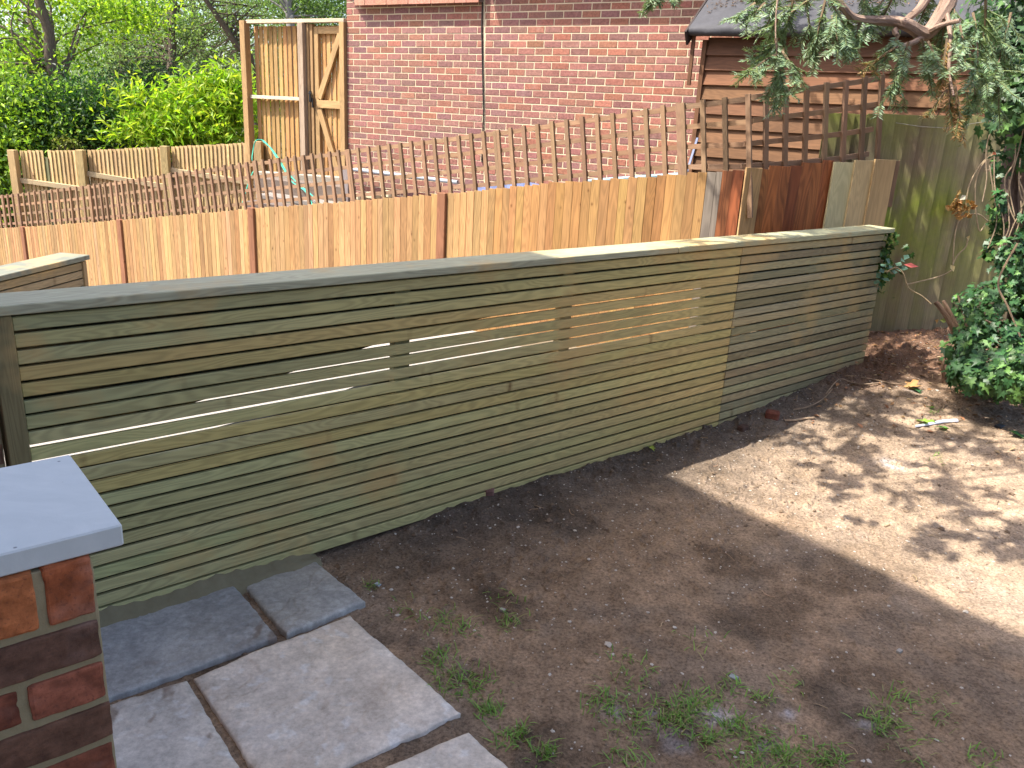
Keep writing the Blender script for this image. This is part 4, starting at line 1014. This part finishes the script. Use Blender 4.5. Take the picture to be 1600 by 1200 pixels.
# ---- yew: twigs with two-ranked needles
def spray(m, mt, origin, direction, length, nsub=7, colr=(.075, .15, .085), alt=(.20, .27, .12), altp=.12, droop=.35, scale=1.0):
    direction = np.array(direction, float); direction /= np.linalg.norm(direction)
    def twig(o, d, L, r):
        n = 7; P = []; dd = d.copy(); p = np.array(o, float)
        for i in range(n): P.append(p.copy()); dd = dd + V(0, 0, -droop / n * 1.4) + RNG.normal(size=3) * .04; dd /= np.linalg.norm(dd); p = p + dd * L / (n - 1)
        mt.tube(P, list(np.linspace(r, r * .4, n)), (.26, .19, .12) if r > .003 else (.16, .20, .08), 4, cap=False)
        P = np.array(P); k = int(L / .0052) ; t = np.linspace(.08, 1, max(k, 4)) * (n - 1); i = np.minimum(t.astype(int), n - 2); f = (t - i)[:, None]
        C = P[i] * (1 - f) + P[i + 1] * f; T = P[i + 1] - P[i]; T /= np.linalg.norm(T, axis=1, keepdims=True)
        sd = np.cross(T, UPZ + RNG.normal(size=3) * .25); sd /= np.linalg.norm(sd, axis=1, keepdims=True) + 1e-9
        for sg in (-1, 1):
            D = sd * sg + T * .55 + RNG.normal(size=T.shape) * .14 + V(0, 0, -.12); D /= np.linalg.norm(D, axis=1, keepdims=True); nl = .024 * scale * RNG.uniform(.75, 1.1, len(C))
            N = np.cross(D, T) * sg * -1 + RNG.normal(size=T.shape) * .2
            m.leaves(C + D * nl[:, None] * .5, D, N, nl, .0042 * scale, shade_cols(colr, len(C), .3, alt, altp), .1)
        return P
    main = twig(origin, direction, length, .005 * scale)
    for k in range(nsub):
        i = RNG.integers(1, len(main)); side = np.cross(direction, UPZ) * RNG.choice([-1, 1]) + direction * RNG.uniform(.3, 1.2) + RNG.normal(size=3) * .25
        side /= np.linalg.norm(side) + 1e-9
        s1 = twig(main[i], side, length * RNG.uniform(.3, .6), .003 * scale)
        if RNG.random() < .6:
            j = RNG.integers(2, len(s1)); side2 = side + RNG.normal(size=3) * .6; twig(s1[j], side2 / np.linalg.norm(side2), length * RNG.uniform(.2, .35), .002)

yb = atd(1820, 420, 4.6); yb[2] = .1
yew = thing('yew_tree', yb, 'yew tree reaching in from the right with bare pinkish limbs and drooping needle sprays', 'tree')
m = MB(); mt = MB(); PK = V(.36, .25, .19)
top = atd(1760, -140, 4.0)
mt.tube(cr([yb, yb + V(-.05, 0, 1.2), top, top + V(-.2, -.1, 1.2)], 5), list(np.linspace(.14, .07, 16)), PK * .8, 10)
def limb(pts, r0, r1):
    P = cr([atd(a, b, c) for a, b, c in pts], 5); mt.tube(P, list(np.linspace(r0, r1, len(P))), PK, 8); return P
limb([(1760, -140, 4.0), (1620, -80, 3.5), (1500, -25, 3.25), (1478, 12, 3.2), (1448, 52, 3.15), (1420, 40, 3.1), (1395, 33, 3.1), (1340, 30, 3.05), (1318, 12, 3.0), (1300, -20, 3.0)], .035, .008)
limb([(1500, -25, 3.25), (1455, -10, 3.2), (1435, 15, 3.15), (1400, 45, 3.1), (1402, 55, 3.05)], .02, .006)
limb([(1448, 52, 3.15), (1470, 40, 3.1), (1500, 32, 3.05)], .012, .006)
limb([(1448, 52, 3.15), (1430, 65, 3.1), (1415, 70, 3.05), (1400, 75, 3.0)], .012, .004)
limb([(1500, -25, 3.25), (1380, -60, 3.1), (1230, -50, 3.0), (1215, 0, 2.95), (1212, 60, 2.9), (1218, 110, 2.9)], .0045, .0015)
limb([(1478, 12, 3.2), (1485, 60, 3.1), (1483, 110, 3.05), (1490, 150, 3.0)], .008, .003)
GY = (.20, .29, .165)
inframe = [ # px, py, dist, (dir x px, dir y px), length
    (1215, 30, 2.95, (-.6, 1), .26), (1218, 60, 2.92, (-1, 1), .24), (1225, 75, 2.95, (-.2, 1), .26), (1215, 85, 2.9, (-1, .35), .22), (1212, 60, 2.9, (.2, 1), .26), (1222, 80, 2.88, (.8, 1), .2),
    (1195, 5, 2.9, (-.7, .6), .16), (1240, 0, 3.0, (-.3, 1), .22), (1260, 5, 3.05, (.2, 1), .24), (1290, 0, 3.0, (-.2, 1), .22), (1310, 10, 3.0, (.2, 1), .22), (1330, 20, 3.05, (-.5, 1), .18), (1345, 30, 3.05, (-.2, 1), .16), (1270, -5, 3.0, (-.8, .6), .2), (1220, -10, 3.0, (-.4, .8), .2), (1300, 25, 3.0, (.4, 1), .2),
    (1280, -20, 2.9, (.5, .6), .25), (1340, -20, 3.1, (.3, .7), .25), (1400, -15, 3.1, (-.3, .7), .2), (1200, -15, 3.0, (-.9, .5), .12), (1180, 5, 2.9, (-.9, .6), .14),
    (1405, 55, 3.05, (-.6, .8), .22), (1420, 65, 3.0, (-.3, 1), .24), (1440, 60, 3.1, (.2, 1), .22), (1415, 70, 3.05, (-.9, .5), .18), (1450, 65, 3.1, (.6, 1), .22), (1500, 40, 3.1, (.2, 1), .25), (1520, 20, 3.2, (.3, 1), .3), (1540, 0, 3.2, (0, 1), .3), (1500, 60, 3.2, (.6, .9), .28), (1520, 90, 3.3, (.1, 1), .26), (1550, 60, 3.3, (.2, 1), .3), (1490, 10, 3.2, (.2, 1), .2), (1475, 30, 3.15, (0, 1), .2), (1580, 20, 3.3, (-.2, 1), .3), (1530, 130, 3.4, (-.3, 1), .2), (1560, 110, 3.4, (.0, 1), .24), (1030, -14, 3.0, (-.3, .5), .10), (1040, -25, 3.0, (.4, .7), .12), (1024, -22, 3.0, (.0, .7), .11), (1460, -10, 3.2, (-.3, .6), .2), (1380, 0, 3.2, (-.5, .7), .18)]
for px, py, d, (dx, dy), L in inframe:
    o = atd(px, py, d); q = atd(px + dx * 30, py + dy * 30, d + RNG.uniform(-.06, .06)); spray(m, mt, o, q - o, L * .56, 10, GY, droop=.22)
for px, py, d, (dx, dy), L in ((1484, 115, 3.05, (.1, 1), .13), (1492, 135, 3.03, (.3, 1), .12), (1480, 60, 3.08, (0, 1), .13), (1400, 75, 3.0, (-1, .5), .12), (1480, 140, 3.0, (-.6, .7), .08)):
    o = atd(px, py, d); q = atd(px + dx * 30, py + dy * 30, d); spray(m, mt, o, q - o, L, 4, (.36, .22, .09), (.28, .27, .12), .3)
# crown above the view: clusters hung where the dappled shade falls
blot = [(1290, 640, .30), (1350, 650, .25), (1420, 660, .32), (1330, 690, .2), (1490, 680, .22), (1560, 650, .3), (1300, 745, .10), (1360, 760, .10), (1480, 740, .12), (1560, 800, .16), (1600, 840, .12), (1440, 620, .3), (1380, 610, .3), (1590, 700, .22), (1530, 610, .3), (1470, 560, .3), (1420, 580, .25)]
nodes = []
for px, py, rr in blot:
    g0 = SP(px, py); h = RNG.uniform(2.35, 3.0); c = g0 + SV / SV[2] * (h - g0[2]); nodes.append((c, rr * .8))
# shade on the right half of the slatted fence, on the boards and on the shed
for P, h in ((FF(4.6, 0, 1.0), 2.7), (FF(4.0, 0, .9), 2.9), (FF(4.9, 0, .6), 2.6), (K + BD * .2 + UPZ * 1.2, 3.0), (K + BD * .5 + UPZ * 1.0, 3.2), (K + BD * .8 + UPZ * 1.1, 3.0), (K + BD * 1.1 + UPZ * 1.0, 3.2), (E_ + UPZ * 1.4, 3.2), (G0 + GD * .3 + UPZ * 1.2, 3.2), (G0 + GD * .8 + UPZ * .9, 3.0), (G0 + GD * 1.2 + UPZ * 1.2, 3.2), (G0 + GD * .6 + UPZ * .4, 2.8), (G0 + GD * 1.1 + UPZ * .5, 3.0), (S0 + SD * 1.5 + UPZ * 2.0, 3.5), (S0 + SD * 2.0 + UPZ * 1.9, 3.4), (S0 + SD * 1.0 + UPZ * 2.2, 3.6)):
    nodes.append((P + SV / SV[2] * (h - P[2]), .24))
ytop = top + V(-.1, 0, .7)
for c, rr in nodes:
    mid = (ytop + c) / 2 + UPZ * .25; L = np.linalg.norm(c - ytop)
    mt.tube(cr([ytop + RNG.normal(size=3) * .05, mid, c], 5), list(np.linspace(.014, .003, 11)), PK, 5, cap=False)
    for k in range(int(3 + rr * 17)):
        o = c + RNG.normal(size=3) * V(rr, rr, .12) * .55; d = rand_dirs(1)[0] * V(1, 1, .3); spray(m, mt, o, d, .24, 4, GY, scale=1.5)
m.build('foliage', M_needle, yew); mt.build('limb', M_bark, yew)

# ---- creeper sprig at the end of the slats, dead vine on the mossy fence
sp = thing('creeper_sprig', FF(4.98, .06, .75), 'small rounded-leaf creeper sprig with one red leaf at the right end of the slatted fence', 'plant')
m = MB(); n = 150; C = FF(5.02, -.02, .88) + RNG.normal(size=(n, 3)) * V(.05, .05, .10); C[:, 2] = np.clip(C[:, 2], .62, 1.03)
ivy_leaves(m, C, rand_dirs(n) + V(-.4, -.6, .4), RNG.uniform(.03, .06, n), shade_cols((.035, .09, .02), n, .3, (.08, .16, .03), .2))
for i, (px, py) in enumerate(((1372, 430), (1378, 423), (1384, 437), (1370, 441), (1392, 418), (1398, 425), (1404, 413), (1407, 420), (1416, 402), (1410, 407), (1412, 419), (1388, 408), (1380, 415))):
    c = atd(px, py, 5.75); m.leaves(c[None], rand_dirs(1) * V(1, 1, .4), (V(-.2, -.8, .7) + rand_dirs(1)[0] * .3)[None], .055, .04, np.array([[.10, .19, .13]]), .1)
c = atd(1424, 415, 5.72); m.leaves(c[None], V(1, .1, -.1)[None], V(0, -.8, .6)[None], .10, .035, np.array([[.5, .12, .10]]), .1)
m.build('foliage', M_ivy, sp)
m = MB(); m.tube(cr([atd(x, y, 5.7) for x, y in ((1385, 425), (1400, 418), (1412, 428), (1420, 450), (1440, 462), (1455, 475))]), .004, (.35, .27, .16), 5); m.build('stem', M_bark, sp)
vn = thing('dead_vine', onplane(1500, 420, G0 + GN * .05, GN), 'dead bare vine with a tuft of dry orange leaves hanging on the mossy fence', 'vine')
m = MB()
for pts in (((1560, 235), (1535, 255), (1515, 290), (1508, 325), (1500, 340), (1490, 370), (1488, 420)), ((1572, 240), (1545, 248), (1527, 275), (1524, 320), (1530, 360), (1540, 350)), ((1500, 340), (1525, 335), (1545, 345)), ((1488, 420), (1497, 400), (1510, 385), (1512, 370)), ((1488, 420), (1470, 432), (1440, 438), (1415, 445)), ((1540, 265), (1570, 262), (1590, 275))):
    m.tube(cr([onplane(x, y, G0 + GN * .07, GN) + RNG.normal(size=3) * .006 for x, y in pts]), .0045, (.42, .32, .20), 5)
m.build('stem', M_bark, vn)
m = MB(); n = 46; C = np.array([onplane(1497 + RNG.normal() * 13, 325 + RNG.normal() * 9, G0 + GN * .09, GN) for _ in range(n)])
m.leaves(C, rand_dirs(n), rand_dirs(n) + V(0, -1, 0), .05, .035, shade_cols((.42, .24, .09), n, .3)); 
for x, y, c in ((1504, 309, (.6, .55, .4)), (1488, 419, (.5, .4, .2)), (1512, 372, (.4, .3, .15)), (1553, 240, (.45, .12, .06)), (1463, 502, (.40, .22, .08)), (1474, 501, (.22, .24, .06))):
    m.leaves(onplane(x, y, G0 + GN * .1, GN)[None], rand_dirs(1), V(0, -1, .3)[None], .06, .04, np.array([c]))
m.build('foliage', M_dry, vn)
st = thing('cut_stump', SP(1500, 575), 'cut stubs of dead shrub wood standing beside the ivy bush', 'stump')
m = MB(); 
for pts, r in ((((1505, 600), (1500, 555), (1492, 520), (1478, 492), (1462, 472)), .022), (((1512, 590), (1508, 540), (1490, 500), (1474, 470)), .016), (((1528, 590), (1520, 540), (1508, 500), (1497, 462)), .009), (((1478, 600), (1473, 575), (1478, 555)), .012), (((1470, 600), (1478, 585), (1500, 575), (1512, 560)), .008)):
    P = cr([atd(a, b, 5.8) for a, b in pts], 4); m.tube(P, list(np.linspace(r * 1.2, r * .7, len(P))), V(.20, .13, .09), 7)
m.build('stem', M_bark, st)

# ================================================================== GROUND DETAIL
# pebbles and crumbs
m = MB(); n = 2600; u = RNG.uniform(.9, 6.2, n); p = np.abs(RNG.normal(0, 1.3, n)) + .01; k = (p < 3.2); u, p = u[k], p[k]
OCT = np.array([[1, 0, 0], [-1, 0, 0], [0, 1, 0], [0, -1, 0], [0, 0, 1], [0, 0, -1], [.6, .6, .5], [-.6, .6, .5], [.6, -.6, .5], [-.6, -.6, .5]], float)
OF = [[0, 6, 8], [0, 2, 6], [2, 7, 6], [2, 1, 7], [1, 9, 7], [1, 3, 9], [3, 8, 9], [3, 0, 8], [4, 6, 7], [4, 7, 9], [4, 9, 8], [4, 8, 6], [0, 5, 2], [2, 5, 1], [1, 5, 3], [3, 5, 0]]
def stones(m, U_, P_, S_, cols, flat=.6):
    z = zsoil(U_, P_)
    for a, b, zz_, s_, c in zip(U_, P_, z, S_, cols):
        A = RNG.uniform(0, 6.28); R_ = np.array([[math.cos(A), math.sin(A), 0], [-math.sin(A), math.cos(A), 0], [0, 0, 1]])
        V_ = (OCT * (1 + RNG.uniform(-.3, .3, OCT.shape))) * V(1, RNG.uniform(.6, 1), flat) * s_
        m.add(V_ @ R_ + FF(a, b, zz_ + s_ * .15), OF, c)
S_ = .0022 + RNG.gamma(1.2, .0013, len(u)); cols = np.array([V(.42, .37, .31) * x for x in RNG.uniform(.5, 1.5, len(u))])
stones(m, u, p, S_, cols); tag(m.build('gravel', mortar('pale gravel', (.30, .26, .21), (.62, .57, .5))), 'small pale stones scattered over the bare soil', 'gravel', kind='stuff')
m = MB(); n = 7000; u = RNG.uniform(.9, 6.2, n); p = np.abs(RNG.normal(0, 1.2, n)) + .01; w_ = fbm(u * 1.7, p * 1.7, 31) + .35 * np.exp(-(p / .3) ** 2) + .2 * smooth(4, 5, u); k = (p < 3.2) & (w_ > RNG.uniform(.3, .85, n)); u, p = u[k], p[k]
S_ = .002 + RNG.gamma(1.1, .0019, len(u)); cols = np.array([V(.14, .105, .08)] * len(u)); stones(m, u, p, S_, cols, .8)
tag(m.build('soil_crumbs', mortar('dark soil crumb', (.10, .07, .05), (.26, .19, .13))), 'dark crumbs and clods of earth lying on the soil', 'soil clods', kind='stuff')
# leaf and twig litter under the trees
m = MB(); n = 1500; u = RNG.uniform(3.6, 6.3, n); p = RNG.uniform(-.6, 2.6, n); k = (u - .55 * np.clip(p, 0, 3) > RNG.uniform(3.3, 5.0, n)) & ((p > .02) | (u > 5.1)); u, p = u[k], p[k]; n = len(u)
C = FP + u[:, None] * FD + p[:, None] * FN + (zsoil(u, p) + .006)[:, None] * UPZ
m.leaves(C, rand_dirs(n) * V(1, 1, .25), UPZ + rand_dirs(n) * .45, RNG.uniform(.02, .055, n), RNG.uniform(.008, .028, n), shade_cols((.26, .14, .075), n, .45, (.45, .33, .2), .22))
tag(m.build('leaf_litter', M_dry), 'dry brown leaves and chips littering the soil near the ivy', 'leaf litter', kind='stuff')
m = MB(); n = 420
for i in range(n):
    if i < 300: u0 = RNG.uniform(4.2, 6.2); p0 = RNG.uniform(.05, 2.2)
    else: u0 = RNG.uniform(1.3, 4.4); p0 = RNG.uniform(.08, 2.4)
    a = RNG.uniform(0, 6.28); L = RNG.uniform(.03, .12) if i < 300 else RNG.uniform(.02, .06); P = []
    for k in range(4): uu = u0 + math.cos(a) * L * k / 3; pp_ = p0 + math.sin(a) * L * k / 3; a += RNG.uniform(-.3, .3); P.append(FF(uu, pp_, float(zsoil(np.array([uu]), np.array([pp_]))[0]) + .004))
    m.tube(P, .0013 if i % 3 else .0022, jit(V(.34, .24, .15), .4), 4, cap=False)
tag(m.build('twig_litter', M_bark), 'small dry twigs and roots scattered on the soil', 'twigs', kind='stuff')
# grass
def tuft(m, px, py, n, spread, h=.05, col=(.17, .30, .06)):
    c = SP(px, py); cu_, cp_ = uv_of(c)
    u = cu_ + RNG.normal(size=n) * spread; p = cp_ + RNG.normal(size=n) * spread * .8; z = zsoil(u, p)
    B_ = FP + u[:, None] * FD + p[:, None] * FN + z[:, None] * UPZ; d = RNG.normal(size=(n, 3)) * V(.9, .9, 0) + V(0, 0, .8); d /= np.linalg.norm(d, axis=1, keepdims=True)
    H = h * RNG.uniform(.4, 1.2, n)[:, None]; M_ = B_ + d * H * .6; T = M_ + (d * V(1.3, 1.3, .3)) * H * .5
    s_ = np.cross(d, UPZ); s_ /= np.linalg.norm(s_, axis=1, keepdims=True); w_ = .0019
    vs = np.stack([B_ - s_ * w_, B_ + s_ * w_, M_ + s_ * w_ * .9, M_ - s_ * w_ * .9, T], 1).reshape(-1, 3); b = np.arange(n)[:, None] * 5
    for F in (b + np.array([0, 1, 2]), b + np.array([0, 2, 3]), b + np.array([3, 2, 4])):
        pass
    F = np.concatenate([b + np.array([0, 1, 2]), b + np.array([0, 2, 3]), b + np.array([3, 2, 4])])
    m.add(vs, F, (0, 0, 0)); m.c[-1] = np.repeat(shade_cols(col, n, .3, (.26, .24, .11), .25), 5, axis=0)
m = MB()
for px, py, n, s_ in ((686, 1030, 50, .03), (705, 1060, 60, .035), (740, 1070, 80, .03), (765, 1110, 60, .02), (790, 1150, 30, .03), (805, 1155, 45, .02), (850, 1180, 50, .015), (690, 975, 40, .035), (720, 990, 25, .03), (795, 975, 40, .03), (780, 945, 20, .04), (580, 915, 25, .015), (625, 950, 15, .03),
                      (975, 1030, 14, .025), (990, 1060, 40, .045), (955, 1105, 80, .035), (1000, 1125, 60, .04), (1070, 1110, 150, .035), (1060, 1130, 70, .04), (1105, 1100, 50, .04), (1150, 1135, 60, .02), (1110, 1155, 60, .02), (1165, 1195, 90, .04), (1185, 1160, 50, .03), (1225, 1180, 50, .02), (1290, 1185, 80, .03), (1380, 1135, 70, .03), (1400, 1095, 40, .04), (1450, 1110, 30, .04), (1190, 1095, 30, .02), (1140, 1075, 20, .02), (1210, 1170, 50, .05), (980, 1190, 50, .04), (1100, 1010, 14, .05), (1240, 1070, 14, .03), (1430, 1170, 30, .05), (1530, 1190, 25, .03), (1460, 720, 16, .03), (1460, 645, 20, .02)):
    tuft(m, px, py, int(n * 1.2), s_ * 1.2, .038)
tag(m.build('grass', M_grass), 'thin tufts of new grass and weeds coming up through the bare soil', 'grass', kind='stuff')
def small_leaf(px, py, size, col, label, nrm=None, lobes=True):
    c = SP(px, py); c = on_soil(c) + UPZ * .012; m = MB()
    if lobes: ivy_leaves(m, c[None], (UPZ + rand_dirs(1)[0] * .3)[None], np.array([size]), np.array([col], float))
    else: m.leaves(c[None], rand_dirs(1) * V(1, 1, .1), (UPZ + rand_dirs(1)[0] * .2)[None], size, size * .5, np.array([col], float))
    return tag(m.build('fallen_leaf', M_dry), label, 'leaf', 'fallen leaves on the soil')
small_leaf(1018, 705, .05, (.28, .34, .06), 'single yellow-green leaf lying at the foot of the fence below the panel joint')
small_leaf(1440, 661, .10, (.22, .36, .06), 'bright green leaf beside the white plastic strip')
small_leaf(1470, 672, .07, (.12, .26, .06), 'darker green leaf on the white plastic strip')
small_leaf(1455, 640, .05, (.16, .28, .06), 'small green leaf just above the white plastic strip')
small_leaf(1432, 612, .09, (.04, .12, .05), 'dark ivy leaf fallen between the fence end and the ivy bush')
small_leaf(1420, 606, .11, (.42, .24, .10), 'curled orange brown dead leaf next to the dark fallen ivy leaf')
small_leaf(1592, 685, .09, (.05, .14, .05), 'dark green leaf at the right edge of the photo')
small_leaf(1583, 620, .10, (.5, .36, .12), 'yellow brown leaf under the ivy bush at the right edge')
# plastic strip, slate chip, brick fragments, stick
m = MB(); P = [on_soil(SP(x, y)) + UPZ * .010 for x, y in ((1430, 669), (1450, 665), (1472, 662), (1495, 660))]
m.tube(P, [.006, .009, .011, .012], (.6, .65, .8), 6); tag(m.build('plastic_strip', plain('pale plastic', (.55, .60, .72), .35)), 'pale bluish white plastic strip lying on the soil near the ivy', 'plastic')
def chunk(px, py, s_, col, name, label, cat, flat=.6, grp=None, mat=None):
    c = on_soil(SP(px, py)); m = MB(); m.box(c + UPZ * s_[2] * .7, (V(math.cos(px), math.sin(px), 0), V(-math.sin(px), math.cos(px), 0), UPZ), s_, col, min(s_) * .35); return tag(m.build(name, mat or M_brick), label, cat, grp)
chunk(1206, 654, (.04, .03, .025), V(.20, .07, .045), 'brick_fragment', 'red brick fragment under the lowest slat right of the panel joint', 'brick', grp='brick fragments at the fence foot')
chunk(1160, 672, (.03, .022, .018), V(.10, .06, .045), 'brick_fragment', 'darker lump of brick at the fence foot close to the panel joint', 'brick', grp='brick fragments at the fence foot')
chunk(765, 773, (.028, .02, .016), V(.22, .12, .10), 'brick_fragment', 'pinkish brick fragment half buried at the middle of the fence foot', 'brick', grp='brick fragments at the fence foot')
chunk(1562, 666, (.03, .018, .007), V(.02, .02, .03), 'stone', 'small black stone on the soil at the right', 'stone', mat=plain('black stone', (.02, .022, .03), .5))
chunk(785, 957, (.010, .007, .006), V(.8, .75, .7), 'stone', 'small white stone between grass tufts right of the large slab', 'stone', mat=M_conc)
chunk(1405, 1018, (.011, .007, .005), V(.7, .65, .55), 'stone', 'oval cream pebble on the shaded soil at lower right', 'stone', mat=M_conc)
chunk(1146, 1060, (.013, .010, .003), V(.3, .33, .32), 'stone', 'flat grey slate chip beside the densest grass tufts', 'stone', mat=M_slab)
chunk(590, 913, (.012, .008, .003), V(.4, .45, .5), 'stone', 'flat blue grey chip beside the corner of the small dark slab', 'stone', mat=M_slab)
m = MB(); m.tube([on_soil(SP(x, y)) + UPZ * .012 for x, y in ((1226, 660), (1240, 661), (1256, 657), (1272, 655))], .006, (.45, .33, .22), 6); tag(m.build('stick', M_bark), 'broken pale brown stick at the sunlit edge of the fence shadow', 'stick')
m = MB()
for pts in (((1290, 620), (1310, 598), (1330, 600), (1350, 606), (1372, 604)), ((1345, 592), (1370, 598), (1395, 604), (1420, 603)), ((1300, 612), (1285, 628), (1262, 640), (1240, 642))):
    m.tube(cr([on_soil(SP(x, y)) + UPZ * .015 for x, y in pts], 4), .004, (.34, .25, .17), 5)
tag(m.build('root', M_bark), 'tangled thin bare roots lying along the right end of the fence', 'root')

for o in bpy.data.objects:
    if '_org' in o: del o['_org']
